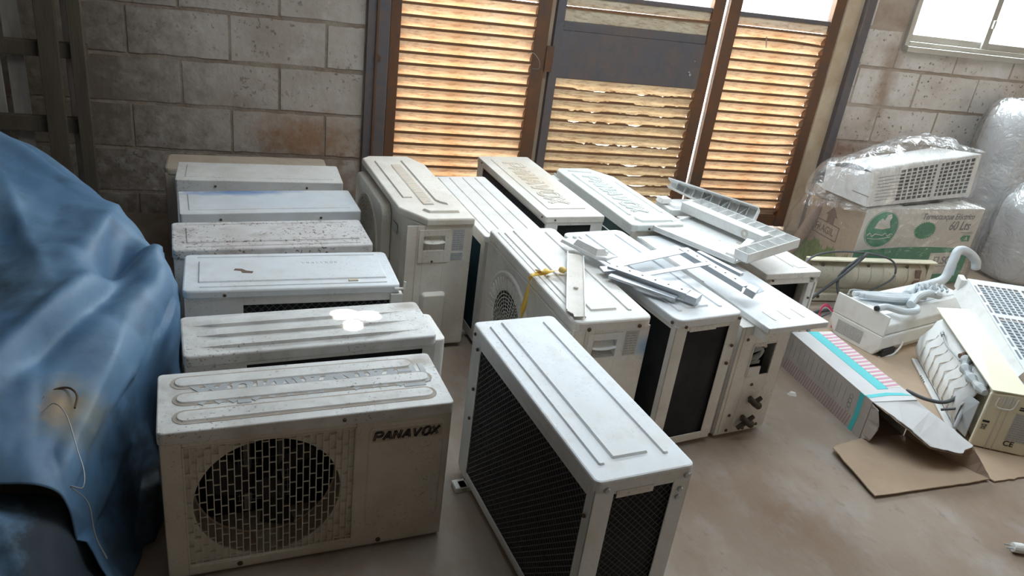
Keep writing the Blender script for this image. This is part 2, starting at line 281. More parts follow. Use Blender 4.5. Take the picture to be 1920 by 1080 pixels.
def block_run(x0, x1, z_off, first, mt, n, cut=None):
    for r in range(n):
        z0 = z_off + .267*r; x = x0 + (first if r % 2 else first-.27)
        edges = [x0] ; 
        while x < x1-.03:
            if x > x0+.03: edges.append(x)
            x += .535
        edges.append(x1)
        for a, b in zip(edges, edges[1:]):
            za, zb = z0+.007, z0+.263+random.uniform(-.003, .003)
            if cut and b > cut[0]+.02:
                if za > cut[1]-.03: continue
                zb = min(zb, cut[1])
            mb = MB(); T = Matrix.Translation((0, random.uniform(-.004, .004), 0)); dx = .0025; nx = 8; rows = []
            top = [(a+dx+(b-a-2*dx)*k/nx, zb+random.uniform(-.004, .003)) for k in range(nx+1)]; bot = [(b-dx-(b-a-2*dx)*k/nx, za+random.uniform(-.003, .004)) for k in range(nx+1)]
            poly = bot[::-1] + top[::-1]
            mb.prism([(p[0], p[1]) for p in poly], -.02, .02, .006, T @ Matrix(((1, 0, 0, 0), (0, 0, -1, YW+.02), (0, 1, 0, 0), (0, 0, 0, 1))))
            mb.build('block', mt, back)
block_run(-2.15, .445, -.137, .50, 'block', 8)
block_run(3.835, 6.55, -.085, .33, 'block_right', 7, cut=(4.19, 1.40))
# outer parts of the room (behind and beside the camera)
struct(MB().box(-3.3, -3.2, -2.6, 5.0, 0, 3.2).build('wall_left', 'room'))
struct(MB().box(6.6, 6.7, -2.6, 5.0, 0, 3.2).build('wall_right', 'room'))
struct(MB().box(-3.3, 6.7, -2.7, -2.6, 0, 3.2).build('wall_front', 'room'))
# ceiling sheet with a small ragged hole through which the sun falls
tt = (3.2-.52)/(-SUN.z); hp = Vector((.235, 2.415, .52)) - SUN*tt
bm = bmesh.new()
def loop(pts): 
    vs = [bm.verts.new((p[0], p[1], 3.2)) for p in pts]; return [bm.edges.new((vs[i], vs[(i+1) % len(vs)])) for i in range(len(vs))]
ed = loop([(-3.3, -2.7), (6.7, -2.7), (6.7, 5.0), (-3.3, 5.0)])
def blob(cx, cy, rx, ry, n=12): return [(hp.x+cx+rx*math.cos(2*PI*k/n), hp.y+cy+ry*math.sin(2*PI*k/n)) for k in range(n)]
for bl in ((-.042, .038, .036, .030), (.042, .022, .034, .028), (-.016, -.048, .022, .032)): ed += loop(blob(*bl))
bmesh.ops.triangle_fill(bm, edges=ed, use_beauty=True)
me = bpy.data.meshes.new('ceiling'); bm.to_mesh(me); bm.free(); me.materials.append(M['ceil']); ce = bpy.data.objects.new('ceiling', me); C.objects.link(ce); struct(ce)

# ------------------------------------------------------------------ louvred steel doors
def slat_mesh(w_, torn=0, seed=0, bend=0.):
    rd = random.Random(seed); n = 60 if torn else 12; rows = [[], [], [], [], []]
    for k in range(n+1):
        x = -.006+(w_+.012)*k/n; t = 0
        if torn:
            q = noise.noise(Vector((x*9, seed*3.1, 0)))+.55*noise.noise(Vector((x*40, seed, 2)))
            if .10*w_ < x < .9*w_ and q > -.12: t = min(.015, .006+.02*max(0, q)) if rd.random() < .95 else 0
        bz = bend*math.sin(PI*k/n)
        # lip top, lip bottom(inner edge), mid, outer edge, outer lip
        rows[0].append((x, -.023, .036-t+bz)); rows[1].append((x, -.024, .020-min(t*.2, .003)+bz*.8)); rows[2].append((x, 0, .004+bz*.4)); rows[3].append((x, .034, -.042)); rows[4].append((x, .035, -.058))
    mb = MB().grid(rows); return mb
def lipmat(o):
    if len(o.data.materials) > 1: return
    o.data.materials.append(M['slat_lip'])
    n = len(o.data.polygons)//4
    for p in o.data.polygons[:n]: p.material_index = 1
def make_door(n, x0, x1, sl0, sl1, mt, stile='steel', panel=None, torn=(), rot=0.):
    d = struct(empty('door_%d' % n, (x0, YW+.03, 0), rot)); W_ = x1-x0; a, b = sl0-x0, sl1-x0
    MB().box(0, a, -.03, .02, .03, 2.36).build('stile', stile, d, .003); MB().box(b, W_, -.03, .02, .03, 2.36).build('stile', 'steel', d, .003)
    MB().box(a, b, -.019, .019, .03, .11).build('rail', 'steel', d, .002); MB().box(a, b, -.019, .019, 2.30, 2.36).build('rail', 'steel', d, .002); MB().box(a, b, -.022, .019, 1.492, 1.52).build('rail', 'grey_steel', d, .002); MB().box(a, b, -.012, .010, 1.437, 1.492).build('rail', mt, d, .002)
    MB().box(a, b, -.002, .002, 1.52, 2.30).build('glass_pane', 'glass', d)
    base = [slat_mesh(b-a, 0, 1).v, None]
    shared = None
    for k in range(19):
        z = .135 + k*.0702
        if z > 1.45: break
        if panel and panel[0]-.02 < z < panel[1]-.01: continue
        if k in torn: o = slat_mesh(b-a, 1, k+n).build('slat', mt, d, smooth=False, solid=.0015)
        elif n == 3 and k in (7, 17): o = slat_mesh(b-a, 0, 1, bend=.012 if k == 17 else -.012).build('slat', mt, d, solid=.0015)
        else:
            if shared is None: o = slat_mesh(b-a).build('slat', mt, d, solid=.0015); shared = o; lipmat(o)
            else: o = shared.copy(); C.objects.link(o); o.parent = d
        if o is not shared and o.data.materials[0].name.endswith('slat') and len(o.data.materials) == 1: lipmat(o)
        o.location = (a, 0, z+random.uniform(-.0015, .0015)); o.rotation_euler = (random.uniform(-.05, .05), random.uniform(-.003, .003), 0)
    return d, a, b
d1, a, b = make_door(1, .584, 1.563, .645, 1.476, 'slat')
MB().lathe([(0, 0), (.008, 0), (.008, .004), (0, .004)], 12, frame((.93, -.022, 1.095), (1, 0, 0), (0, 0, 1))).build('bolt_hole', 'galv', d1); MB().lathe([(0, 0), (.006, 0), (.006, .004), (0, .004)], 12, frame((.92, -.022, 1.03), (1, 0, 0), (0, 0, 1))).build('bolt_hole', 'brass', d1)
MB().tube(smooth_path([(.86, -.03, 1.13), (.89, -.05, 1.14), (.93, -.06, 1.10), (.94, -.05, 1.05), (.90, -.03, 1.04)]), .002, 6).build('wire_loop', 'grey_wire', d1)
d2, a, b = make_door(2, 1.60, 2.738, 1.655, 2.655, 'slat_pale', 'grey_steel', panel=(1.0, 1.40), torn=(1, 2, 3, 4, 6, 8, 9, 10, 11))
MB().box(a-.01, b+.01, -.028, -.018, 1.00, 1.29).build('cover_plate', 'grey_steel', d2, .002); MB().box(a, b, -.024, .0, 1.29, 1.345).build('cover_strip', 'grey_steel', d2, .004)
MB().box(a, b, -.014, .0, 1.345, 1.42).build('cover_strip', 'slat_pale', d2, .002)
for (x, z, r) in ((.985, 1.09, .010), (.975, 1.105, .007), (1.0, 1.18, .005)): MB().lathe([(0, 0), (r, 0), (r*.8, .004), (0, .004)], 10, frame((x, -.031, z), (1, 0, 0), (0, 0, 1))).build('bolt', 'galv', d2)
d3, a, b = make_door(3, 2.772, 3.638, 2.858, 3.558, 'slat')
MB().bar((a+.25, -.03, 1.31), (a+.22, -.05, 1.38), .006, .006).build('twig', 'wood_pale', d3)
MB().bar((-.012, -.02, 0.1), (-.012, -.02, 2.3), .008, .006).build('weld_seam', 'grey_wire', d3)
fr = struct(empty('trim_1')); MB().box(.447, .578, YW-.03, YW+.12, 0, 2.42).build('jamb', 'grey_steel', fr, .004); MB().box(.50, .512, YW-.045, YW-.03, 0, 2.42).build('jamb_edge', 'steel', fr)
MB().lathe([(0, 0), (.022, 0), (.022, .006), (.012, .008), (.012, .004), (0, .004)], 20, frame((.515, YW-.034, 1.03), (1, 0, 0), (0, 0, 1))).build('lock_boss', 'steel', fr)
MB().box(.447, 3.835, YW-.02, YW+.12, 2.37, 2.42).build('lintel', 'grey_steel', fr)
MB().box(1.55, 1.612, YW+.055, YW+.066, 0, 2.36).build('door_stop', 'pale_jamb', fr); MB().box(1.562, 1.612, YW-.01, YW+.004, 1.03, 1.19).build('hinge', 'steel', fr, .003)
fr2 = struct(empty('trim_2')); MB().box(3.645, 3.775, YW-.005, YW+.14, 0, 2.37).build('jamb', 'pale_jamb', fr2, .004); MB().box(3.772, 3.838, YW-.05, YW+.12, 0, 2.42).build('jamb', 'grey_steel', fr2, .004)

# ------------------------------------------------------------------ window on the right
wn = struct(empty('window_1'))
MB().box(4.19, 6.0, YW-.06, YW+.16, 1.385, 1.425).build('window_sill', 'alu', wn, .004)
for (x0, x1, z0, z1) in ((4.19, 4.225, 1.425, 2.4), (5.965, 6.0, 1.425, 2.4), (4.19, 6.0, 2.365, 2.4), (4.225, 5.965, 1.425, 1.455)): MB().box(x0, x1, YW-.02, YW+.10, z0, z1).build('window_frame', 'alu', wn, .003)
for (x0, x1, dy) in ((4.225, 4.93, .03), (4.88, 5.965, .0)):
    s_ = MB(); s_.box(x0, x0+.05, YW+dy, YW+dy+.02, 1.455, 2.365); s_.box(x1-.045, x1, YW+dy, YW+dy+.02, 1.455, 2.365); s_.box(x0+.05, x1-.045, YW+dy, YW+dy+.02, 1.455, 1.50); s_.box(x0+.05, x1-.045, YW+dy, YW+dy+.02, 2.32, 2.365)
    p = s_.build('window_sash', 'alu', wn, .002); MB().box(x0+.05, x1-.045, YW+dy+.008, YW+dy+.012, 1.50, 2.32).build('glass_pane', 'glass', p)
MB().box(4.895, 4.915, YW-.02, YW, 1.60, 1.66).build('window_latch', 'alu', wn, .003)

# ------------------------------------------------------------------ outdoor air-conditioner units
FR = {}
def face_T(side, w_, d_):
    if side == 'F': return Matrix(((1, 0, 0, 0), (0, 0, -1, -d_/2), (0, 1, 0, 0), (0, 0, 0, 1))), w_
    if side == 'B': return Matrix(((-1, 0, 0, 0), (0, 0, 1, d_/2), (0, 1, 0, 0), (0, 0, 0, 1))), w_
    if side == 'R': return Matrix(((0, 0, 1, w_/2), (1, 0, 0, 0), (0, 1, 0, 0), (0, 0, 0, 1))), d_
    return Matrix(((0, 0, -1, -w_/2), (-1, 0, 0, 0), (0, 1, 0, 0), (0, 0, 0, 1))), d_
def screw(u, T, a, b, c=.001, r=.006, m='rust_screw'):
    MB().lathe([(0, c+.004), (r*.7, c+.004), (r, c+.002), (r, c-.002)], 10, T @ Matrix.Translation((a, b, 0))).build('screw', m, u)
def lattice(W0, W1, H0, H1, step, r, T, z=.0):
    mb = MB(); W_ = W1-W0; Hh = H1-H0; k = -Hh
    while k < W_:
        for sgn in (1, -1):
            # lines b = (a-k) or mirrored, clipped
            a0, a1 = max(0, k), min(W_, k+Hh); b0, b1 = a0-k, a1-k
            if a1-a0 > .005:
                p, q = ((a0, b0), (a1, b1)) if sgn == 1 else ((W_-a0, b0), (W_-a1, b1))
                mb.bar((W0+p[0], H0+p[1], z), (W0+q[0], H0+q[1], z), r, r, T)
        k += step
    return mb
def coil_face(u, side, w_, d_, z0, z1, spec):
    T, A = face_T(side, w_, d_); pl, pr, pt, pb = spec.get('post', (.05, .05, .02, .03)); m = spec.get('mat', 'white_steel'); c0 = spec.get('cm', 'black_coil')
    h0, h1 = -A/2, A/2; mb = MB(); t = -.004
    mb.box(h0, h0+pl, z0, z1, t, 0, T); mb.box(h1-pr, h1, z0, z1, t, 0, T); mb.box(h0+pl, h1-pr, z1-pt, z1, t, 0, T); mb.box(h0+pl, h1-pr, z0, z0+pb, t, 0, T)
    mb.build('side_frame', m, u, .0015)
    MB().box(h0+max(pl-.01, .002), h1-max(pr-.01, .002), z0+.005, z1-.004, -.022-.012, -.010, T).build('condenser_coil', c0, u)
    if spec.get('guard'):
        lattice(h0+pl, h1-pr, z0+pb, z1-pt, spec['guard'], spec.get('gr', .0016), T, -.004).build('guard_mesh', spec.get('gm', 'wire'), u, kind='stuff')
    for b in spec.get('screws', ()): screw(u, T, b[0], b[1])
    return T
def plain_face(u, side, w_, d_, z0, z1, m='white_steel', name='side_panel', holes=None, t=.004):
    T, A = face_T(side, w_, d_); mb = MB()
    if not holes: mb.box(-A/2, A/2, z0, z1, -t, 0, T)
    else:
        a0, a1, b0, b1 = holes; mb.box(-A/2, a0, z0, z1, -t, 0, T); mb.box(a1, A/2, z0, z1, -t, 0, T); mb.box(a0, a1, z0, b0, -t, 0, T); mb.box(a0, a1, b1, z1, -t, 0, T)
    mb.build(name, m, u, .0015); return T
def fan(u, T, cx, cy, R, depth=-.09):
    f = MB(); f.lathe([(0, depth+.03), (R*.22, depth+.028), (R*.25, depth), (R*.25, depth-.04), (0, depth-.04)], 20, T @ Matrix.Translation((cx, cy, 0)))
    for k in range(3):
        a0 = k*2*PI/3+.4; rows = []
        for i in range(7):
            r = R*(.22+.70*i/6); rows.append([(cx+r*math.cos(a0+t*(.9-.05*i)), cy+r*math.sin(a0+t*(.9-.05*i)), depth-.02+.045*t) for t in (0, .33, .66, 1)])
        f.grid(rows, T)
    f.build('fan', 'dark_plastic', u)
    mt = MB(); 
    for k in (-1, 1): mt.bar((cx+k*.05, cy-R*.9, depth-.08), (cx+k*.05, cy+R*.9, depth-.08), .02, .008, T)
    mt.build('motor_mount', 'grey_wire', u)
def base_pan(u, w_, d_, m='white_steel', feet=True):
    MB().box(-w_/2+.003, w_/2-.003, -d_/2+.003, d_/2-.003, .022, .045).build('base_pan', m, u, .002)
    if feet:
        for x in (-.32*w_, .32*w_):
            MB().box(x-.022, x+.022, -d_/2-.022, d_/2+.022, 0, .020).build('foot', m, u, .003)
def lid(u, w_, d_, h, m, ribs=(), r=.02, skirt=.032, over=.004, poly=None, bevel=.004, extra=None):
    mb = MB(); x, y = w_/2+over, d_/2+over
    mb.prism(poly or rrect(-x, x, -y, y, r), h-skirt, h)
    o = mb.build('lid', m, u, bevel)
    rb = MB()
    for q in ribs:
        if len(q) == 5: x0, x1, y0, y1, hh = q; rb.prism(rrect(x0, x1, y0, y1, min(.006, (y1-y0)/3), 2), h-.001, h+hh, hh*.9)
        else: poly_, hh = q; rb.prism(poly_, h-.001, h+hh, hh*.9)
    if extra: extra(rb)
    if rb.v: rb.build('lid_ribs', m, o)
    return o
def shell(u, w_, d_, h, faces, m='white_steel', z0=.04):
    z1 = h-.03
    MB().box(-w_/2+.04, w_/2-.04, -d_/2+.10, d_/2-.04, .045, z1-.01).build('inner_body', 'dark', u) if not any(k == 'fan' for k, _ in faces.values()) else MB().box(-w_/2+.04, w_/2-.04, .05*d_, d_/2-.04, .045, z1-.01).build('inner_body', 'dark', u)
    for s_, (k, sp) in faces.items():
        if k == 'coil': coil_face(u, s_, w_, d_, z0, z1, sp)
        elif k == 'plain': plain_face(u, s_, w_, d_, z0, z1, sp.get('mat', m))
STAD = lambda x0, x1, y, r: [(x1-r+r*math.cos(a), y+r*math.sin(a)) for a in [(-PI/2+PI*k/8) for k in range(9)]] + [(x0+r+r*math.cos(a), y+r*math.sin(a)) for a in [(PI/2+PI*k/8) for k in range(9)]]
LENS = lambda x0, x1, y, r, t=.05: [(x0, y-r*.3), (x0+t, y-r*.75), (x0+2.6*t, y-r), (x1-4.4*t, y-r), (x1-2*t, y-r*.7), (x1, y-r*.2), (x1, y+r*.6), (x0, y+r*.6)]
D = math.radians
def label_plate(u, T, a0, a1, b0, b1, rows=9, dark=None):
    p = MB().box(a0, a1, b0, b1, 0, .0008, T).build('label_sticker', 'label', u); t = MB(); rd = random.Random(int(a0*1e4)+rows)
    for k in range(rows):
        y = b1-(k+.8)*(b1-b0)/(rows+.6); x = a0+.004
        while x < a1-.008:
            L_ = rd.uniform(.006, .02); t.box(x, min(x+L_, a1-.004), y-.0012, y+.0012, .0008, .0014, T); x += L_+.004
    t.build('label_print', 'label_ink', p); return p

# --- row on the left, widest faces towards the camera
def u_row0():
    u = empty('outdoor_unit', (-.205, 4.41, 0), D(3), 'tan dusty outdoor unit with wire guarded end, hidden rearmost against the block wall', 'air conditioner', 'old outdoor air conditioner units on the floor')
    base_pan(u, .84, .26, 'tan_steel'); shell(u, .84, .26, .46, {'F': ('plain', {'mat': 'tan_steel'}), 'B': ('plain', {'mat': 'tan_steel'}), 'R': ('plain', {'mat': 'tan_steel'}), 'L': ('coil', dict(post=(.012, .012, .04, .03), mat='tan_steel', guard=.03, gr=.003, gm='tan_wire'))})
    lid(u, .84, .26, .46, 'tan_steel', r=.03, skirt=.045, bevel=.012)
    for k in (-.3, .1): screw(u, face_T('F', .84, .26)[0], k, .44, .004)
u_row0()
GR = 'old outdoor air conditioner units on the floor'
def u_row1():
    u = empty('outdoor_unit', (-.13, 4.07, 0), D(3.5), 'outdoor unit with plain white lid and raised rectangle, furthest of the left row', 'air conditioner', GR); w_, d_, h = .80, .29, .515
    base_pan(u, w_, d_); shell(u, w_, d_, h, {'F': ('plain', {}), 'B': ('plain', {}), 'R': ('plain', {}), 'L': ('coil', dict(post=(.03, .03, .02, .03), guard=.03))})
    lid(u, w_, d_, h, 'white_steel', [(-.36, .36, -.105, .105, .003)], r=.012, skirt=.06)
    T = face_T('F', w_, d_)[0]
    for k in (-.22, .22): screw(u, T, k, h-.03, .005)
def u_row2():
    u = empty('outdoor_unit', (-.075, 3.63, 0), D(7.8), 'outdoor unit with blue overspray along the back of its lid', 'air conditioner', GR); w_, d_, h = .79, .30, .515
    base_pan(u, w_, d_); shell(u, w_, d_, h, {'F': ('plain', {}), 'B': ('plain', {}), 'R': ('plain', {}), 'L': ('coil', dict(post=(.03, .03, .02, .03), cm='teal_coil'))})
    lid(u, w_, d_, h, 'blue_lid', [(-.36, .36, -.11, .11, .003)], r=.012, skirt=.05)
    T = face_T('F', w_, d_)[0]
    for k in (-.23, .21): screw(u, T, k, h-.03, .005)
def u_row3():
    u = empty('outdoor_unit', (-.055, 3.218, 0), D(7.2), 'outdoor unit with lid heavily speckled with brown rust and dirt', 'air conditioner', GR); w_, d_, h = .79, .30, .515
    base_pan(u, w_, d_); shell(u, w_, d_, h, {'F': ('plain', {}), 'B': ('plain', {}), 'R': ('plain', {}), 'L': ('plain', {})})
    lid(u, w_, d_, h, 'speckled_lid', [(-.345, .355, -.085, .085, .004), (-.35, .34, .115, .124, .003), (-.35, .35, -.128, -.12, .003)], r=.02, skirt=.04, bevel=.006)
    screw(u, face_T('F', w_, d_)[0], .2, h-.03, .005)
def u_row4():
    u = empty('outdoor_unit', (.022, 2.846, 0), D(4.6), 'outdoor unit with pen scribble and rust spots on white lid, black coil facing forward', 'air conditioner', GR); w_, d_, h = .775, .325, .515
    base_pan(u, w_, d_); shell(u, w_, d_, h, {'F': ('coil', dict(post=(.20, .03, .035, .03), guard=.028, screws=[(-.25, .40)])), 'B': ('plain', {}), 'R': ('plain', {}), 'L': ('plain', {})})
    l = lid(u, w_, d_, h, 'white_steel_clean', [(-.34, .35, -.10, .095, .005), (-.345, .34, .128, .137, .003), (-.335, .345, -.14, -.13, .003)], r=.025, skirt=.035, bevel=.007)
    MB().prism([(-.215, -.005), (-.19, -.012), (-.185, -.03), (-.15, -.035), (-.145, -.02), (-.17, -.012), (-.185, .005), (-.21, .01)], h+.005, h+.0062).build('rust_spot', 'brown_print', l)
    MB().prism([(.20, -.118), (.235, -.12), (.235, -.108), (.2, -.105)], h+.0, h+.004).build('rust_spot', 'tan_steel', l)
    sc = MB(); x = .04
    for ch in 'VNAVVNON':
        for st in LET[ch]: sc.tube([((x+p[0]*.013), .045+p[1]*.016, h+.0052) for p in st], .0007, 4)
        x += .018
    sc.build('pen_scribble', 'pencil', l)
    T = face_T('F', w_, d_)[0]; screw(u, T, -.25, .495, .005)
    MB().box(w_/2-.035, w_/2+.012, -d_/2-.012, -d_/2+.02, .30, h-.035).build('corner_bracket', 'white_steel', u, .003)
    MB().tube([(w_/2-.02, -d_/2-.006, h-.015), (w_/2+.015, -d_/2-.006, h-.015), (w_/2+.02, -d_/2+.0, h+.012)], .006, 8).build('bent_tab', 'white_steel', u)
def u_row5():
    u = empty('outdoor_unit', (.080, 2.372, 0), D(8.2), 'outdoor unit with three long tapered ridges on dirty lid, sun patch on top', 'air conditioner', GR); w_, d_, h = .80, .26, .52
    base_pan(u, w_, d_); shell(u, w_, d_, h, {'F': ('coil', dict(post=(.18, .045, .02, .03), cm='black_coil', screws=[])), 'B': ('plain', {}), 'R': ('plain', {}), 'L': ('plain', {})})
    def wedges(rb):
        for (y, dx) in ((.058, -.01), (-.012, .0), (-.084, .008)):
            rows = []
            for k in range(25):
                t = k/24; x = -.36+dx+.72*t; e = min(1, t/.12, (1-t)/.28); e = e*e*(3-2*e); hh = .011*e; sl = y-.016*e
                rows.append([(x, sl, h-.001), (x, sl+.003, h+hh), (x, y+.030, h+hh*.55), (x, y+.060, h-.001)])
            rb.grid(rows)
    l = lid(u, w_, d_, h, 'dirty_lid', [], r=.02, skirt=.04, bevel=.006, extra=wedges)
    sc = MB(); x = .08
    for k, ch in enumerate('VONXNN'):
        for st in LET[ch]: sc.tube([((x+p[0]*.014), -.085+p[1]*.014+k*.001, h+.0075) for p in st], .0006, 4)
        x += .022
    sc.build('pen_scribble', 'grey_ink', l)
    MB().prism(rrect(-.02, .05, -.10, .10, .02), .30, h-.038, 0, Matrix.Translation((w_/2, 0, 0))).build('side_cover', 'white_steel', u, .004)
def u_row6():
    u = empty('outdoor_unit', (.062, 1.995, 0), D(6.8), 'outdoor unit nearest camera left, square slotted fan grille and black lettering on front', 'air conditioner', GR); w_, d_, h = .805, .29, .515
    base_pan(u, w_, d_, 'warm_steel', feet=False); MB().box(-w_/2+.01, w_/2-.01, -d_/2+.01, d_/2-.01, 0, .022).build('plinth', 'warm_steel', u)
    z1 = h-.034
    for s_ in 'BRL': plain_face(u, s_, w_, d_, .012, z1, 'warm_steel')
    MB().box(-w_/2+.04, w_/2-.04, .05, d_/2-.01, .045, z1-.01).build('inner_body', 'dark', u)
    T, A = face_T('F', w_, d_); a0, a1, b0, b1 = -.348, .118, .036, .462; m = 'warm_steel'; mb = MB()
    mb.box(-A/2, a0, .012, z1, -.004, 0, T); mb.box(a1, A/2, .012, z1, -.004, 0, T); mb.box(a0, a1, .012, b0, -.004, 0, T); mb.box(a0, a1, b1, z1, -.004, 0, T)
    mb.build('front_panel', m, u, .0015)
    cx, cy, R = -.125, .246, .203
    MB().circ_plate(a0, a1, b0, b1, cx, cy, R, -.016, -.012, 56, T).build('fan_shroud', m, u)
    MB().lathe([(R+.004, -.014), (R, -.02), (R+.002, -.10), (R-.004, -.10)], 48, T @ Matrix.Translation((cx, cy, 0))).build('shroud_ring', 'tan_steel', u)
    g = MB(); fr_ = .004
    for (x0, x1, y0, y1) in ((a0, a1, b0, b0+fr_), (a0, a1, b1-fr_, b1), (a0, a0+fr_, b0, b1), (a1-fr_, a1, b0, b1)): g.box(x0, x1, y0, y1, -.016, .001, T)
    n = 25; stp = (a1-a0)/n
    for k in range(1, n):
        x = a0+k*stp; g.box(x-.0013, x+.0013, b0, b1, -.010, -.005, T)
    for k in range(n):
        x = a0+k*stp; y = b0+.02+(.026 if k % 2 else 0)+.004*math.sin(k*1.7)
        while y < b1-.012: g.box(x, x+stp, y-.0010, y+.0010, -.0095, -.0055, T); y += .052
    g.build('fan_grille', m, u)
    q = MB(); 
    for k in range(9): q.box(cx-.075+.0175*k-.001, cx-.075+.0175*k+.001, cy-.10, cy+.06, -.13, -.128, T)
    for k in range(9): q.box(cx-.08, cx+.07, cy-.10+k*.019, cy-.098+k*.019, -.13, -.128, T)
    q.build('rear_guard', 'grey_wire', u, kind='stuff')
    fan(u, T, cx, cy, .18, -.08)
    MB().prism(rrect(.150, .385, .085, .465, .03, 5), -.001, .004, .006, T).build('name_panel', m, u, .001)
    MB().prism(rrect(.162, .374, .404, .446, .002, 2), .003, .0045, 0, T).build('logo_plate', 'tan_steel', u)
    striped_word('PANAVOX', T @ Matrix.Translation((.168, .411, 0)), .0275, .0045, .006, lw=.05, gap=.085, shear=.22, adv=1.04).build('front_lettering', 'ink', u, kind='stuff')
    ribs = [(STAD(-.365, .335, .092, .026), .005), (STAD(-.36, .37, .006, .026), .005), (STAD(-.36, .36, -.082, .026), .005)]
    l = lid(u, w_, d_, h, 'dirty_lid', ribs, r=.015, skirt=.04, bevel=.004)
    gd = MB()
    for (xa, xb, yy) in ((-.365, .335, .092), (-.36, .37, .006), (-.36, .36, -.082)): gd.prism(STAD(xa-.008, xb+.008, yy-.001, .0335), h-.001, h+.0013)
    gd.build('groove_dirt', 'groove', l, kind='stuff')
    striped_word('PANAVOX', Matrix.Translation((.345, .082, 0)) @ Matrix.Rotation(PI, 4, 'Z'),   .10, h-.0015, h+.0016, lw=.085, gap=.15, shear=.0, adv=.96).build('lid_lettering', 'grey_ink', l, kind='stuff')
    for a_, b_ in ((-.23, .478), (-.17, .478), (.03, .478), (.07, .478)): MB().box(a_, a_+.02, b_, b_+.004, 0, .0015, T).build('slot', 'dark', u)
    screw(u, T, .08, .496, .005); screw(u, T, -.21, .025, .001, .008); screw(u, T, .20, .025, .001, .008)
u_row1(); u_row2(); u_row3(); u_row4(); u_row5(); u_row6()

# --- columns whose narrow ends face the camera (local x points towards the camera)
def bars_GC(near, far=-.40): return [(far+.02, near, -.110, -.088, .005), (far, near-.015, -.062, .050, .006), (far+.02, near, .085, .105, .005)]
def u_front():
    w_, d_, h = .84, .29, .62
    u = empty('outdoor_unit', (.806, 1.81, 0), D(-81.2), 'large outdoor unit in centre foreground with black mesh coil on two sides, no grille', 'air conditioner', GR)
    base_pan(u, w_, d_, 'white_steel', feet=False)
    for x in (-.33, .30): MB().box(x-.02, x+.02, -d_/2-.03, d_/2+.01, 0, .022).build('foot', 'warm_steel', u, .003)
    MB().box(-.36, -.31, -d_/2-.045, -d_/2-.0, 0, .022).build('foot_tab', 'white_steel', u, .003)
    shell(u, w_, d_, h, {'F': ('coil', dict(post=(.075, .035, .035, .02), mat='white_steel_clean', guard=.022, gr=.0028)), 'R': ('coil', dict(post=(.058, .052, .02, .02), mat='white_steel_clean', guard=.022, gr=.0012)), 'B': ('plain', {}), 'L': ('plain', {})})
    lid(u, w_, d_, h, 'white_steel_clean', bars_GC(.365), r=.02, skirt=.04, bevel=.006)
    T = face_T('R', w_, d_)[0]; MB().box(-.08, .03, h-.062, h-.04, .0, .002, T).build('handle_strip', 'white_steel', u)
    for p in ((-.115, h-.028), (.125, h-.028)): screw(u, T, p[0], p[1], .005, .009, 'galv')
    for p in ((.118, .545), (.116, .52)): screw(u, T, p[0], p[1], .001, .008, 'galv')
    T = face_T('F', w_, d_)[0]
    for p in ((-.39, h-.028), (-.36, .55), (.40, .50), (-.355, .40), (-.36, .28)): screw(u, T, p[0], p[1], .005, .006)
def service_end(u, w_, d_, h, m, s=1., blue=False):
    z1 = h-.032; a0, a1, b1, b0 = -.095*s, .045*s, z1-.02, z1-.175; cx = (a0+a1)/2; hw = .048*s; p0, p1 = b1-.098, b1-.028
    T = plain_face(u, 'R', w_, d_, .03, z1, m, 'service_panel', (cx-hw, cx+hw, p0, p1))
    MB().box(-d_/2+.045, -d_/2+.048, .03, z1, 0, .0012, T).build('panel_seam', 'tan_steel', u)
    c_ = MB(); c_.box(a0, cx-hw, b0, b1, 0, .003, T); c_.box(cx+hw, a1, b0, b1, 0, .003, T); c_.box(cx-hw, cx+hw, b0, p0, 0, .003, T); c_.box(cx-hw, cx+hw, p1, b1, 0, .003, T)
    p = c_.build('valve_cover', m, u, .001)
    k_ = MB(); k_.add([(cx-hw, p0, .003), (cx+hw, p0, .003), (cx+hw, p0+.012, -.032), (cx-hw, p0+.012, -.032), (cx-hw, p1, -.036), (cx+hw, p1, -.036), (cx+hw, p1, .003), (cx-hw, p1, .003)], [(0, 1, 2, 3), (3, 2, 5, 4), (4, 5, 6, 7), (0, 3, 4, 7), (1, 6, 5, 2)], T); k_.build('hand_pocket', m, p)
    g = MB(); g.grid([[(cx-hw+2*hw*i/8, p1-.038*math.sin(PI*.5*t)*(1-.18*abs(i/4-1)**2), .003-.030*(1-t)**1.5+.006*t) for i in range(9)] for t in (0, .2, .4, .6, .8, 1)], T); g.build('hand_grip', m, p, smooth=True, solid=.002)
    label_plate(u, T, .058*s, .112*s, z1-.12, z1-.02, 9); return T, b0
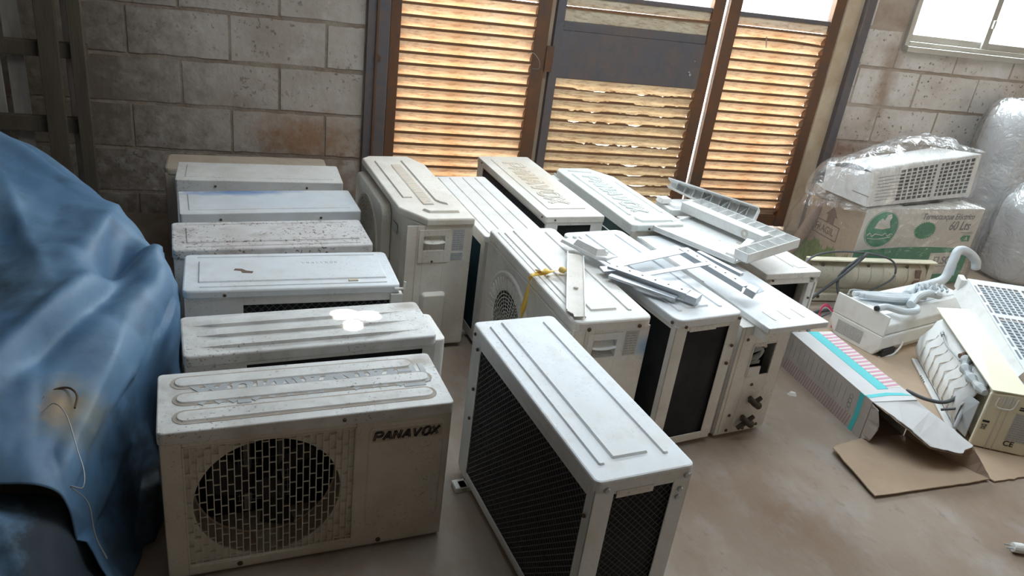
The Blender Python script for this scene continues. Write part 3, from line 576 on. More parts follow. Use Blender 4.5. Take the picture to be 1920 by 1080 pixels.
def u_split_tall():
    w_, d_, h = .93, .30, .65
    u = empty('outdoor_unit', (.582, 3.56, 0), D(-82.5), 'tall rounded outdoor unit with handle, labels and bulging fan front beside the left row', 'air conditioner', GR); m = 'warm_steel'
    base_pan(u, w_, d_, m); z1 = h-.032; x, y = w_/2, d_/2
    ob = [(-x, -y+.09), (-x+.05, -y+.01), (x-.13, -y+.01), (x-.02, -y+.055), (x, -y+.10), (x, y), (-x, y)]
    inner = MB().prism([(p[0]*.985, p[1]*.97) for p in ob], .04, z1, 0).build('body_shell', m, u, .006)
    T, b0 = service_end(u, w_, d_, h, m)
    screw(u, T, -.03, b0+.006, .003, .006)
    label_plate(u, T, .056, .112, z1-.168, z1-.13, 4)
    MB().prism(rrect(-.07, .05, .03, .30, .02), -.001, .022, .012, T).build('pipe_cover', m, u, .003)
    # fan front on the left side with a bulging shroud
    T2 = face_T('F', w_, d_)[0]
    MB().prism(rrect(-.44, .16, .06, .60, .07, 5), -.012, .03, .012, T2).build('fan_bulge', m, u, .004)
    MB().lathe([(.235, .030), (.235, .036), (.225, .038), (.218, .030)], 44, T2 @ Matrix.Translation((-.14, .325, 0))).build('fan_rim', m, u, smooth=True)
    g = MB(); TT = T2 @ Matrix.Translation((-.14, .325, 0)); MB().lathe([(0, .0305), (.217, .0305)], 40, TT).build('fan_recess', 'tan_steel', u)
    for k in range(11): g.ring(.02+.019*k, .004, .004, .032, 40, TT)
    for k in range(36): a = 2*PI*k/36; g.bar((.02*math.cos(a), .02*math.sin(a), .034), (.217*math.cos(a+.15), .217*math.sin(a+.15), .034), .003, .003, TT)
    g.build('fan_grille', m, u, kind='stuff')
    MB().box(.19, .27, .50, .545, -.0105, -.007, T2).build('logo_plate', 'label', u)
    lp = [(-x-.006, -y+.045), (-x+.05, -y-.004), (x-.14, -y-.004), (x-.05, -y+.055), (x+.008, -y+.10), (x+.008, y+.004), (-x+.10, y+.004), (-x-.006, y-.03)]
    lp = [(-x-.006, -y+.04), (-x+.035, -y-.004), (x-.15, -y-.004), (x+.008, -y+.085), (x+.008, y+.004), (-x+.14, y+.004), (-x-.006, y-.05)]
    l = lid(u, w_, d_, h, m, [(-.37, .20, -.105, -.055, .006), ([(-.38, .035), (.24, .035), (.27, .05), (.30, .085), (-.34, .085)], .007), ([(.36, -.06), (.40, -.035), (.40, .105), (.355, .118), (.345, -.035)], .009), (-.28, .26, -.035, .015, .002)], poly=lp, skirt=.034, bevel=.008)
    MB().prism(rrect(-.31, .29, -.032, .020, .004), h+.001, h+.0035, .002).build('name_strip', 'tan_steel', l)
    z = MB(); 
    for k in range(8):
        xx = -.27+k*.066; z.bar((xx, -.025, h+.0035), (xx, .012, h+.0035), .007, .0016)
        if k in (1, 3, 5): z.bar((xx, .010, h+.0035), (xx+.03, -.022, h+.0035), .007, .0016)
    z.add(*(lambda r_: (r_.v, r_.f))(MB().ring(.016, .006, .0016, h+.003, 20, Matrix.Translation((.265, -.006, 0))))); z.build('embossed_lettering', 'warm_steel', l, kind='stuff')
def u_flat_lid():
    w_, d_, h = .86, .30, .57
    u = empty('outdoor_unit', (.945, 3.545, 0), D(-83), 'outdoor unit with flat lid of plain strips and teal coil, behind the ribboned unit', 'air conditioner', GR)
    base_pan(u, w_, d_); shell(u, w_, d_, h, {'F': ('coil', dict(post=(.04, .05, .03, .03), cm='teal_coil')), 'R': ('plain', {}), 'B': ('plain', {}), 'L': ('plain', {})})
    lid(u, w_, d_, h, 'white_steel', [(-.41, .40, -.125, -.075, .004), (-.41, .42, -.062, .0, .004), (-.41, .42, .013, .07, .004), (-.41, .42, .083, .13, .004)], r=.015, skirt=.03)
def u_tan_logo():
    w_, d_, h = 1.0, .31, .60
    u = empty('outdoor_unit', (1.285, 3.81, 0), D(-83.3), 'outdoor unit with tan dusted lid embossed with lettering, black coil on side and end', 'air conditioner', GR)
    base_pan(u, w_, d_); shell(u, w_, d_, h, {'F': ('coil', dict(post=(.09, .012, .012, .03), guard=.02, gr=.0018)), 'R': ('coil', dict(post=(.065, .065, .016, .03), guard=.0)), 'B': ('plain', {}), 'L': ('plain', {})})
    l = lid(u, w_, d_, h, 'tan_lid', [(-.44, .40, -.105, .105, .004)], r=.008, skirt=.032, bevel=.003)
    striped_word('PANAVOX', Matrix.Translation((-.36, -.055, 0)), .10, h+.001, h+.0065, lw=.05, gap=.085, shear=.12, adv=1.0).build('embossed_lettering', 'tan_lid', l, kind='stuff')
    for k in (-.42, .46): screw(u, face_T('F', w_, d_)[0], k, h-.015, .005, .005)
    screw(u, face_T('R', w_, d_)[0], -.11, h-.016, .005, .005)
def u_green_logo():
    w_, d_, h = .92, .31, .60
    u = empty('outdoor_unit', (1.70, 3.69, 0), D(-83), 'pale greenish outdoor unit with embossed lettering on lid, before the middle louvred door', 'air conditioner', GR); x, y = w_/2, d_/2
    base_pan(u, w_, d_, 'green_white'); shell(u, w_, d_, h, {'F': ('coil', dict(post=(.07, .01, .025, .03), cm='green_coil', mat='green_white')), 'R': ('plain', {'mat': 'warm_steel'}), 'B': ('plain', {}), 'L': ('plain', {})}, 'green_white')
    lp = [(-x, -y+.03), (-x+.04, -y), (x-.01, -y), (x+.004, -y+.03), (x+.004, y-.02), (x-.03, y), (-x+.16, y), (-x, y-.09)]
    l = lid(u, w_, d_, h, 'green_white', [(-.34, .33, -.105, -.085, .006), ([(-.42, -.09), (-.39, -.10), (-.36, .04), (-.40, .05)], .006), ([(.35, -.09), (.385, -.105), (.43, -.085), (.43, .10), (.36, .10)], .009), (-.20, .30, .10, .12, .005)], poly=lp, skirt=.035, bevel=.006)
    striped_word('PANAVOX', Matrix.Translation((-.30, -.05, 0)), .085, h-.0015, h+.004, lw=.05, gap=.085, shear=.18, adv=1.0).build('embossed_lettering', 'green_white', l, kind='stuff')
    T = face_T('F', w_, d_)[0]
    MB().tube([(-.38, .50, .012), (.42, .50, .012)], .003, 6, T).build('guard_wire', 'white_steel', u); MB().tube([(-.38, .42, .012), (.42, .42, .012)], .003, 6, T).build('guard_wire', 'white_steel', u)
    MB().prism(rrect(-.46, -.36, .44, .56, .01), 0, .03, .004, T).build('wiring_cover', 'green_white', u, .003)
    screw(u, face_T('R', w_, d_)[0], -.06, h-.02, .005)
def u_ribbon():
    w_, d_, h = .885, .31, .61; m = 'blue_spot_steel'
    u = empty('outdoor_unit', (1.065, 2.67, 0), D(-83.3), 'outdoor unit with round fan grille and blue stained corner, plastic trim laid on its lid', 'air conditioner', GR)
    base_pan(u, w_, d_, m); z1 = h-.034
    for s_ in 'BL': plain_face(u, s_, w_, d_, .03, z1, m)
    MB().box(-w_/2+.04, w_/2-.04, .03, d_/2-.04, .045, z1-.01).build('inner_body', 'dark', u)
    service_end(u, w_, d_, h, m)
    T, A = face_T('F', w_, d_); cx, cy, R = -.13, .30, .205
    mb = MB(); mb.circ_plate(-.37, .11, .06, .54, cx, cy, R+.02, -.004, 0, 56, T); mb.box(-A/2, -.37, .03, z1, -.004, 0, T); mb.box(.11, A/2, .03, z1, -.004, 0, T); mb.box(-.37, .11, .03, .06, -.004, 0, T); mb.box(-.37, .11, .54, z1, -.004, 0, T)
    mb.build('front_panel', m, u, .0012); TT = T @ Matrix.Translation((cx, cy, 0))
    MB().lathe([(R+.02, -.002), (R+.024, .006), (R+.012, .012), (R+.002, .006), (R-.02, .010), (R-.055, .006), (R-.057, .002)], 64, TT).build('fan_rim', m, u, smooth=True)
    g = MB()
    for k in range(40): a = 2*PI*k/40; g.bar((.152*math.cos(a), .152*math.sin(a), .009), (.205*math.cos(a+.05), .205*math.sin(a+.05), .011), .0035, .006, TT)
    for k in range(9): g.ring(.022+.0155*k, .0030, .0015, .004, 44, TT)
    for j in range(9):
        n = 12+j*2
        for k in range(n): a = 2*PI*(k+.5*(j % 2))/n; r0_, r1_ = .022+.0155*(j-1), .022+.0155*j; g.bar((max(.006, r0_)*math.cos(a), max(.006, r0_)*math.sin(a), .005), (r1_*math.cos(a), r1_*math.sin(a), .005), .0026, .0015, TT)
    g.build('fan_grille', m, u); fan(u, T, cx, cy, .15, -.06)
    MB().box(.20, .215, .455, .478, 0, .001, T).build('red_mark', 'red', u)
    MB().bar((-.42, h-.05, .003), (.43, h-.05, .003), .008, .006, T).build('front_ridge', m, u)
    lid(u, w_, d_, h, m, [(-.40, .40, -.135, -.122, .003)] + bars_GC(.385, -.41), r=.03, skirt=.042, bevel=.008)
    T = face_T('R', w_, d_)[0]
    for p in ((-.10, h-.03), (.105, h-.03)): screw(u, T, p[0], p[1], .005, .008)
def u_bracketed():
    w_, d_, h = .87, .31, .60
    u = empty('outdoor_unit', (1.44, 2.695, 0), D(-78.8), 'outdoor unit with black coil side and end, galvanised bracket lying on its lid', 'air conditioner', GR)
    base_pan(u, w_, d_); shell(u, w_, d_, h, {'F': ('coil', dict(post=(.03, .03, .02, .02))), 'R': ('coil', dict(post=(.055, .052, .022, .02))), 'B': ('plain', {}), 'L': ('plain', {})})
    lid(u, w_, d_, h, 'white_steel_clean', bars_GC(.375, -.40), r=.035, skirt=.036, bevel=.006)
    T = face_T('R', w_, d_)[0]; MB().box(-.09, .035, h-.056, h-.036, 0, .002, T).build('handle_strip', 'white_steel', u)
    for p in ((-.115, h-.03), (.14, h-.02), (.138, .46), (.135, .38)): screw(u, T, p[0], p[1], .005, .007)
    screw(u, face_T('F', w_, d_)[0], .41, h-.02, .005, .007)
def u_valves():
    w_, d_, h = .82, .265, .54; m = 'white_steel'
    u = empty('outdoor_unit', (1.762, 2.735, 0), D(-80), 'outdoor unit with open wiring box, two brass valves and loose slipped lid', 'air conditioner', GR)
    base_pan(u, w_, d_, feet=False); MB().box(-w_/2+.02, w_/2-.02, -d_/2+.02, d_/2-.02, 0, .022).build('plinth', m, u); z1 = h-.012
    for s_ in 'FBL': plain_face(u, s_, w_, d_, .022, z1, m)
    MB().box(-w_/2, w_/2, -d_/2, d_/2-.09, z1-.004, z1).build('top_plate', m, u, .001)
    T = plain_face(u, 'R', w_, d_, .022, z1, m, 'service_panel', (-.045, .07, .295, .44))
    MB().box(-d_/2+.01, d_/2-.01, .05, z1-.01, -.10, -.09, T).build('inner_body', 'dark', u)
    fm = MB()
    for q in ((-.049, -.045, .291, .444), (.07, .074, .291, .444), (-.049, .074, .291, .295), (-.049, .074, .44, .444)): fm.box(*q, -.002, .003, T)
    fm.build('opening_rim', m, u)
    MB().box(-.042, .02, .288, .335, -.004, .003, T).build('flap_tab', m, u, .001)
    for k in range(5): MB().tube(smooth_path([(-.045, .42-.01*k, -.03), (-.0+.008*k, .415-.004*k, -.02), (.03-.006*k, .40-.012*k, -.02), (.0-.01*k, .37-.005*k, -.03), (-.03, .36+.004*k, -.05)]), .0035, 6, T).build('wire', 'grey_cable', u)
    MB().tube([(-.05, .43, -.02), (.03, .425, -.02), (.045, .41, -.03)], .010, 10, T).build('grommet', 'warm_steel', u)
    MB().box(-.045, .03, .335, .35, -.05, -.02, T).build('terminal_block', 'grey_wire', u)
    MB().prism(rrect(-.045, .035, .035, .225, .03, 4), -.001, .004, .003, T).build('valve_recess', m, u, .001)
    for k, (a_, b_) in enumerate(((.012, .175), (-.0, .085))):
        v = MB(); v.tube([(a_, b_, 0), (a_, b_, .035)], .012, 10, T); v.tube([(a_-.032, b_+.032, .03), (a_, b_, .032), (a_+.03, b_-.018, .03)], [.010, .014, .016], 10, T); v.tube([(a_, b_, .03), (a_+.032, b_+.022, .03)], [.012, .009], 10, T)
        if k: v.tube([(a_, b_, .03), (a_-.04, b_-.026, .028)], [.012, .010], 10, T)
        v.build('brass_valve', 'brass', u)
    for p in ((.0, .25), (-.075, .11), (-.07, .035), (.02, .03), (.09, .04), (-.09, .47)): screw(u, T, p[0], p[1], .001, .007)
    MB().box(-d_/2+.018, -d_/2+.021, .03, z1, 0, .001, T).build('panel_seam', 'tan_steel', u)
    # slipped lid: shifted and turned a little on top of the body
    l = MB(); q = Matrix.Translation((.015, .082, 0)) @ Matrix.Rotation(D(-.6), 4, 'Z')
    l.prism(rrect(-.475, .475, -.155, .155, .006, 2), h-.006, h+.018, 0, q); lo = l.build('lid', 'white_steel_clean', u, .003)
    rb = MB()
    for k in range(3): rb.prism(STAD(.34-.0*k, .42, -.075+.075*k, .006), h+.017, h+.020, .001, q)
    rb.prism(rrect(-.45, .05, -.152, -.146, .002, 2), h+.017, h+.021, 0, q); rb.build('lid_ribs', 'white_steel', lo)
    MB().box(.19, .46, -.150, -.148, h-.05, h+.0, q).build('lid_flange', 'white_steel', lo)
def u_small_right():
    w_, d_, h = .78, .33, .50
    u = empty('outdoor_unit', (2.285, 3.285, 0), D(-83), 'bare outdoor unit frame right of the slipped lid, white plastic trays stacked on it', 'air conditioner', GR)
    base_pan(u, w_, d_, 'warm_steel'); T = face_T('R', w_, d_)[0]
    fr_ = MB(); fr_.box(-d_/2, -d_/2+.035, .03, h-.02, -.02, 0, T); fr_.box(d_/2-.055, d_/2-.02, .03, h-.02, -.025, 0, T); fr_.box(d_/2-.012, d_/2, .03, h-.02, -.06, 0, T); fr_.box(-d_/2, d_/2, h-.06, h-.02, -.004, 0, T); fr_.build('end_frame', 'white_steel', u, .002)
    for s_ in 'FBL': plain_face(u, s_, w_, d_, .03, h-.02, 'warm_steel')
    MB().box(-d_/2+.02, d_/2-.02, .05, h-.03, -.16, -.10, T).build('condenser_coil', 'black_coil', u)
    MB().tube(smooth_path([(-.05, .35, -.05), (.03, .30, -.06), (.06, .22, -.05), (.02, .15, -.06)]), .008, 8, T).build('copper_pipe', 'tan_steel', u)
    lid(u, w_, d_, h, 'white_steel', [(.10, .33, .04, .052, .004), (.30, .345, .06, .12, .003)], r=.01, skirt=.03)
    for p in ((-.12, h-.035), (.12, h-.035), (.13, .36)): screw(u, T, p[0], p[1], .005, .006)
u_front(); u_split_tall(); u_flat_lid(); u_tan_logo(); u_green_logo(); u_ribbon(); u_bracketed(); u_valves(); u_small_right()
#PART2
# ------------------------------------------------------------------ blue tarpaulin heap on the left
def catmull_rows(rows, nu, nv):
    def cm(a, b, c, d, t): return .5*((2*b)+(c-a)*t+(2*a-5*b+4*c-d)*t*t+(3*b-a-3*c+d)*t**3)
    def samp(P, n):
        P = [P[0]*2-P[1]] + P + [P[-1]*2-P[-2]]; k = len(P)-3; out = []
        for i in range(n+1):
            f = i/n*k; j = min(int(f), k-1); out.append(cm(P[j], P[j+1], P[j+2], P[j+3], f-j))
        return out
    R = [samp([Vector(p) for p in r], nu) for r in rows]; cols = [samp([r[i] for r in R], nv) for i in range(nu+1)]
    return [[cols[i][j] for i in range(nu+1)] for j in range(nv+1)]
def seg_d(p, a, b):
    p, a, b = Vector(p), Vector(a), Vector(b); d = b-a; t = max(0, min(1, (p-a).dot(d)/d.length_squared)); q = a+d*t; s = d.x*(p.y-a.y)-d.y*(p.x-a.x)
    return (p-q).length, t, (1 if s > 0 else -1)
def cloth(rows, nu, nv, folds, noise_amp=.008, seed=0.):
    G = catmull_rows(rows, nu, nv); out = []
    for j in range(nv+1):
        r = []
        for i in range(nu+1):
            p = G[j][i]; du = G[j][min(i+1, nu)]-G[j][max(i-1, 0)]; dv = G[min(j+1, nv)][i]-G[max(j-1, 0)][i]; n = du.cross(dv)
            n = n.normalized() if n.length > 1e-9 else Vector((0, 0, 1))
            if n.z < -.2: n = -n
            h = 0
            for (a, b, wd, hh, asym) in folds:
                d, t, s = seg_d((p.x, p.y), a, b); e = 1 if wd > .09 else min(1, (t+.15)*2, (1.15-t)*2)
                h += hh*e*(math.exp(-(d/wd)**2) if hh < -.02 else math.exp(-abs(d)/wd*1.2)) + asym*e*s*(d/wd)*math.exp(-(d/wd)**2)
            h += noise_amp*noise.noise(Vector((p.x*5+seed, p.y*5, p.z*5)))*2 + noise_amp*1.6*abs(noise.noise(Vector((p.x*3+p.y*7+seed, p.y*2-p.x*6, p.z*4)))) + noise_amp*.7*abs(noise.noise(Vector((p.x*11-p.y*5, p.y*9+p.x*6+seed, p.z*8))))
            q = p + n*h
            if p.z < .03: q.z = max(.004, p.z)
            q.z = max(q.z, .004); r.append(tuple(q))
        out.append(r)
    return out
R_ = lambda y, *xz: [(x, y, z) for x, z in xz]
tarp_rows = [
 R_(3.78, (-2.3, .45), (-1.7, .40), (-1.35, .30), (-1.15, .22), (-1.02, .15), (-.96, .10), (-.92, .07), (-.90, .04), (-.89, .006)),
 R_(3.50, (-2.3, 1.12), (-1.7, 1.0), (-1.3, .88), (-1.12, .80), (-.98, .71), (-.88, .60), (-.83, .40), (-.81, .18), (-.80, .006)),
 R_(3.20, (-2.3, 1.10), (-1.6, .97), (-1.2, .86), (-.95, .77), (-.78, .70), (-.66, .60), (-.60, .40), (-.585, .18), (-.58, .006)),
 R_(2.90, (-2.3, 1.02), (-1.5, .90), (-1.1, .80), (-.85, .73), (-.65, .68), (-.49, .60), (-.43, .42), (-.41, .18), (-.41, .006)),
 R_(2.60, (-2.3, .96), (-1.4, .83), (-1.0, .74), (-.76, .69), (-.54, .665), (-.40, .60), (-.36, .42), (-.375, .18), (-.39, .006)),
 R_(2.30, (-2.3, .90), (-1.3, .76), (-.95, .68), (-.71, .64), (-.52, .60), (-.43, .52), (-.40, .36), (-.385, .16), (-.38, .006)),
 R_(2.02, (-2.3, .85), (-1.2, .68), (-.90, .62), (-.69, .585), (-.55, .54), (-.485, .47), (-.455, .28), (-.41, .12), (-.39, .006)),
 R_(1.80, (-2.3, .78), (-1.2, .60), (-.88, .545), (-.69, .51), (-.58, .48), (-.52, .43), (-.49, .24), (-.45, .10), (-.42, .006)),
 R_(1.71, (-2.3, .70), (-1.2, .53), (-.88, .48), (-.69, .455), (-.585, .44), (-.53, .40), (-.50, .25), (-.46, .12), (-.43, .02)),
]
folds = [((-.76, 1.93), (-.455, 2.70), .050, .028, .085), ((-.64, 3.2), (-.60, 2.43), .05, .035, -.01), ((-.535, 2.86), (-.56, 2.45), .065, -.14, 0), ((-.50, 2.78), (-.42, 2.70), .03, .03, 0),
         ((-1.15, 3.38), (-.74, 3.16), .04, .035, -.03), ((-.90, 2.68), (-.88, 2.35), .11, -.06, 0), ((-1.02, 3.1), (-.70, 2.42), .05, .030, 0), ((-1.3, 2.9), (-.82, 2.1), .08, .02, .02),
         ((-.47, 2.34), (-.54, 1.75), .035, .02, 0), ((-.40, 2.2), (-.44, 1.8), .05, -.025, 0), ((-.66, 2.2), (-.60, 1.8), .04, -.010, 0)]
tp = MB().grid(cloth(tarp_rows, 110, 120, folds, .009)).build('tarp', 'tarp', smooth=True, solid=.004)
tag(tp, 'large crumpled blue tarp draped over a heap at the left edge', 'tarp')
low_rows = [R_(1.78, (-2.2, .50), (-1.2, .42), (-.85, .38), (-.66, .36), (-.57, .33), (-.52, .25), (-.50, .16), (-.46, .07), (-.44, .008)),
            R_(1.66, (-2.2, .49), (-1.2, .41), (-.85, .36), (-.67, .345), (-.57, .31), (-.51, .22), (-.48, .14), (-.45, .06), (-.43, .008)),
            R_(1.54, (-2.2, .44), (-1.2, .37), (-.87, .33), (-.68, .30), (-.57, .25), (-.52, .17), (-.48, .10), (-.45, .05), (-.44, .006)),
            R_(1.42, (-2.2, .24), (-1.2, .21), (-.88, .19), (-.70, .17), (-.61, .13), (-.56, .09), (-.52, .05), (-.50, .03), (-.49, .005)),
            R_(1.34, (-2.2, .02), (-1.2, .02), (-.88, .02), (-.72, .02), (-.66, .015), (-.62, .012), (-.58, .01), (-.55, .008), (-.54, .004))]
lt = MB().grid(cloth(low_rows, 60, 50, [((-.72, 1.75), (-.55, 1.5), .04, .03, 0), ((-.9, 1.75), (-.8, 1.5), .05, .03, 0)], .012, 5.)).build('tarp_fold', 'tarp_shaded', tp, smooth=True, solid=.004)
lt['label'] = 'underside fold near the floor, shade painted dark'
rs = MB().tube(smooth_path([(-.625, 1.93, .534), (-.605, 1.975, .545), (-.565, 1.985, .55), (-.535, 1.95, .548), (-.53, 1.90, .54)]), .003, 6).build('rust_ring', 'rust_screw', tp)
tag(MB().tube(smooth_path([(-.605, 1.89, .535), (-.58, 1.91, .55), (-.54, 1.86, .545), (-.50, 1.77, .50), (-.478, 1.72, .47), (-.475, 1.68, .455), (-.50, 1.68, .46), (-.47, 1.69, .40), (-.455, 1.66, .32), (-.43, 1.64, .26)]), .0016, 6).build('loose_string', 'grey_wire'), 'thin loose pale string hanging over the hem of blue tarp', 'string')

# wooden pallet against the wall
pal = empty('wooden_pallet', (-1.3, 4.5, 0), 0, 'dark wooden pallet standing upright against block wall behind the blue tarp', 'pallet')
for (x0, x1) in ((.10, .19), (.245, .31), (-.40, -.31)): MB().box(x0, x1, -.03, 0, 0, 1.9).build('upright_board', 'wood', pal, .003)
for (z0, z1) in ((.55, .63), (.94, 1.015), (1.35, 1.43)): MB().box(-.62, .31, .0, .05, z0, z1).build('cross_board', 'wood', pal, .003)
for (x0, x1) in ((-.60, -.54), (-.50, -.42), (-.16, -.10), (-.07, .01), (.20, .235)): MB().box(x0, x1, .05, .065, .05, 1.85).build('lath', 'wood_pale', pal, .002)

# ------------------------------------------------------------------ things lying on the outdoor units
# galvanised wall bracket on the lid of the bracketed unit
br = empty('mounting_bracket', (1.45, 2.60, .612), 0, 'galvanised h-shaped wall mounting bracket lying on two unit lids', 'bracket')
def chan(a, b, w_, h_, name):
    a, b = Vector(a), Vector(b); d = (b-a).normalized(); n = Vector((-d.y, d.x, 0)).normalized(); mb = MB()
    mb.bar(a, b, w_, .003); 
    for s in (-1, 1): mb.bar(a+n*s*w_/2-Vector((0, 0, h_/2)), b+n*s*w_/2-Vector((0, 0, h_/2)), .003, h_)
    o = mb.build(name, 'galv', br); L_ = (b-a).length; k = .03
    hl = MB()
    while k < L_-.02: q = a+d*k; hl.lathe([(0, q.z+.0022), (.005, q.z+.0022)], 8, Matrix.Translation((q.x, q.y, 0))); k += .055
    hl.build('bolt_holes', 'dark', o, kind='stuff'); return o
c = Vector((-1.45, -2.60, -.612))
def L3(*p): return Vector(p)+c
chan(L3(1.245, 2.625, .650), L3(1.475, 2.385, .645), .055, .025, 'side_channel'); chan(L3(1.655, 2.80, .655), L3(1.77, 2.45, .640), .050, .022, 'side_channel')
for a_, b_, w_ in ((L3(1.25, 2.635, .648), L3(1.655, 2.80, .652), .075), (L3(1.34, 2.53, .648), L3(1.70, 2.65, .650), .030)): MB().bar(a_, b_, w_, .004).build('cross_plate', 'galv', br, .001)
for a_, b_ in ((L3(1.475, 2.385, .630), L3(1.505, 2.350, .628)), (L3(1.77, 2.45, .630), L3(1.80, 2.42, .620))): MB().bar(a_, b_, .06, .03).build('end_hook', 'galv', br, .002)
MB().bar(L3(1.25, 2.60, .640), L3(1.20, 2.60, .636), .05, .012).build('end_hook', 'galv', br, .002)
MB().bar(L3(1.80, 2.50, .640), L3(1.83, 2.44, .615), .07, .004).build('end_tongue', 'galv', br, .001)
MB().bar(L3(1.22, 2.56, .632), L3(1.42, 2.37, .624), .03, .010).build('side_flange', 'galv', br)
MB().bar(L3(1.72, 2.78, .645), L3(1.81, 2.56, .640), .022, .014).build('side_flange', 'galv', br)
# plastic trim strip and cover on the ribboned unit
st = empty('trim_strip', mw=frame((.970, 2.240, .622), (.175, .52, .012), (-.52, .175, 0)), label='long dusty white plastic trim strip lying across the ribboned unit', cat='trim')
MB().add([(0, -.028, 0), (.55, -.032, 0), (.55, .034, 0), (.03, .034, 0), (.012, .010, 0), (-.01, .006, 0)], [(0, 1, 2, 3, 4, 5)]).build('strip_face', 'dusty_plastic', st, solid=.003)
MB().box(.02, .55, .032, .036, 0, .012).build('strip_edge', 'white_plastic', st); MB().box(-.01, .55, -.034, -.030, 0, .008).build('strip_edge', 'white_plastic', st)
MB().lathe([(0, .008), (.008, .006), (.010, 0)], 12, Matrix.Translation((.22, .0, .002))).build('clip', 'dusty_plastic', st)
cv = empty('plastic_cover', mw=frame((1.155, 2.885, .640), (.108, -.215, .004), (.215, .108, -.02)), label='small white plastic cover with raised brown ledges on top of trim strip', cat='cover')
MB().prism([(-.01, -.045), (.20, -.055), (.24, -.02), (.235, .055), (.02, .06), (-.02, .03)], 0, .014, .006).build('cover_body', 'white_plastic', cv, .003)
MB().prism([(.06, -.040), (.20, -.048), (.215, .01), (.07, .018)], .013, .040, .010).build('raised_block', 'white_plastic', cv, .002)
MB().prism([(.075, .018), (.205, .010), (.20, .034), (.09, .038)], .013, .026, .003).build('raised_ledge', 'white_plastic', cv, .002)
MB().tube([(.0, .035, .01), (.0, .035, .024)], .010, 10).build('screw_boss', 'white_plastic', cv)
# yellow ribbon tied over the lid edge
def ribbon_mesh(pts, w_, tw=0.):
    P = smooth_path(pts, 8); rows = []
    for i, p in enumerate(P):
        d = (P[min(i+1, len(P)-1)]-P[max(0, i-1)]).normalized(); a = Vector((math.sin(i*.23+tw)*.6, math.cos(i*.23+tw)*.4, .7)); n = d.cross(a).normalized()*w_/2; rows.append([p-n, p+n])
    return MB().grid(rows)
rb = empty('yellow_ribbon', (.93, 2.58, .61), 0, 'yellow plastic ribbon knotted over the edge of a white lid', 'ribbon'); o_ = Vector((-.93, -2.58, -.61))
ribbon_mesh([Vector(p)+o_ for p in ((.898, 2.565, .32), (.880, 2.555, .42), (.885, 2.555, .52), (.897, 2.565, .60), (.905, 2.57, .625), (.95, 2.585, .628), (.985, 2.60, .626))], .02).build('ribbon_tail', 'yellow', rb, solid=.001, smooth=True)
ribbon_mesh([Vector(p)+o_ for p in ((.925, 2.60, .632), (.96, 2.58, .640), (1.0, 2.60, .632), (1.04, 2.605, .630), (1.06, 2.61, .628))], .025, 1.).build('ribbon_loop', 'yellow', rb, solid=.001, smooth=True)
MB().lathe([(0, -.012), (.012, -.008), (.016, 0), (.012, .010), (0, .013)], 12, Matrix.Translation(Vector((1.035, 2.60, .635))+o_)).build('knot', 'yellow', rb, smooth=True)

# white plastic trays and beams stacked beyond the slipped lid
tr = empty('flat_tray', mw=frame((1.925, 2.83, .576), (.30, .17, .0), (-.17, .30, 0)), label='flat white plastic base tray with holes under the ribbed tray', cat='tray')
MB().prism(rrect(0, .36, -.02, .44, .01), 0, .012).build('tray_base', 'white_plastic', tr, .002)
for q in ((0, .010, -.02, .44), (.35, .36, -.02, .44), (0, .36, .43, .44)): MB().box(*q, .012, .026).build('tray_rim', 'white_plastic', tr, .001)
for (x, y, r) in ((.25, .10, .018), (.18, .17, .008), (.10, .30, .006), (.05, .38, .012), (.12, .40, .008)): MB().lathe([(0, .0126), (r, .0126)], 14, Matrix.Translation((x, y, 0))).build('drain_hole', 'dusty_plastic', tr)
MB().prism([(.03, .0), (.19, .02), (.17, .08), (.02, .05)], .012, .03, .006).build('raised_lug', 'white_plastic', tr)
rt = empty('ribbed_tray', mw=frame((1.965, 2.765, .600), (.385, .165, .02), (-.165, .385, 0)), label='l-shaped ribbed white plastic frame resting on flat tray and unit frame', cat='tray')
def ribbed(root, x0, x1, y0, y1, h_, n, m='white_plastic', diag=False):
    b_ = MB(); t = .004; b_.box(x0, x1, y0, y1, 0, t); b_.box(x0, x1, y0, y0+t, 0, h_); b_.box(x0, x1, y1-t, y1, 0, h_); b_.box(x0, x0+t, y0, y1, 0, h_); b_.box(x1-t, x1, y0, y1, 0, h_); b_.build('channel', m, root, .001)
    L_ = (x1-x0) if (x1-x0) > (y1-y0) else (y1-y0)
    for k in range(1, n):
        q = k/n
        if (x1-x0) > (y1-y0): MB().box(x0+q*L_-.0015, x0+q*L_+.0015, y0+t, y1-t, t, h_*.92).build('rib', m, root)
        else: MB().box(x0+t, x1-t, y0+q*L_-.0015, y0+q*L_+.0015, t, h_*.92).build('rib', m, root)
        if diag and k % 2 and (x1-x0) > (y1-y0): MB().bar((x0+q*L_, y0+t, h_*.5), (x0+q*L_+L_/n, y1-t, h_*.5), .003, h_*.8).build('rib', m, root)
ribbed(rt, .0, .40, 0, .075, .045, 5); ribbed(rt, .30, .40, .079, .60, .045, 9, diag=False)
MB().box(.24, .30, .10, .60, .0, .05).build('side_wall', 'white_plastic', rt, .002)
MB().lathe([(.010, .0), (.020, .0), (.020, .006), (.010, .008), (.010, 0)], 18, frame((.238, .20, .026), (0, 1, 0), (0, 0, 1))).build('round_boss', 'dusty_plastic', rt)
MB().prism([(.10, .09), (.24, .13), (.22, .17), (.09, .12)], .0, .02, .004).build('tongue', 'white_plastic', rt)
bm_ = empty('ribbed_beam', mw=frame((1.99, 3.66, .655), (.335, -.375, -.020), (.45, .40, 1)), label='long white ribbed plastic beam propped up before right louvred door', cat='beam')
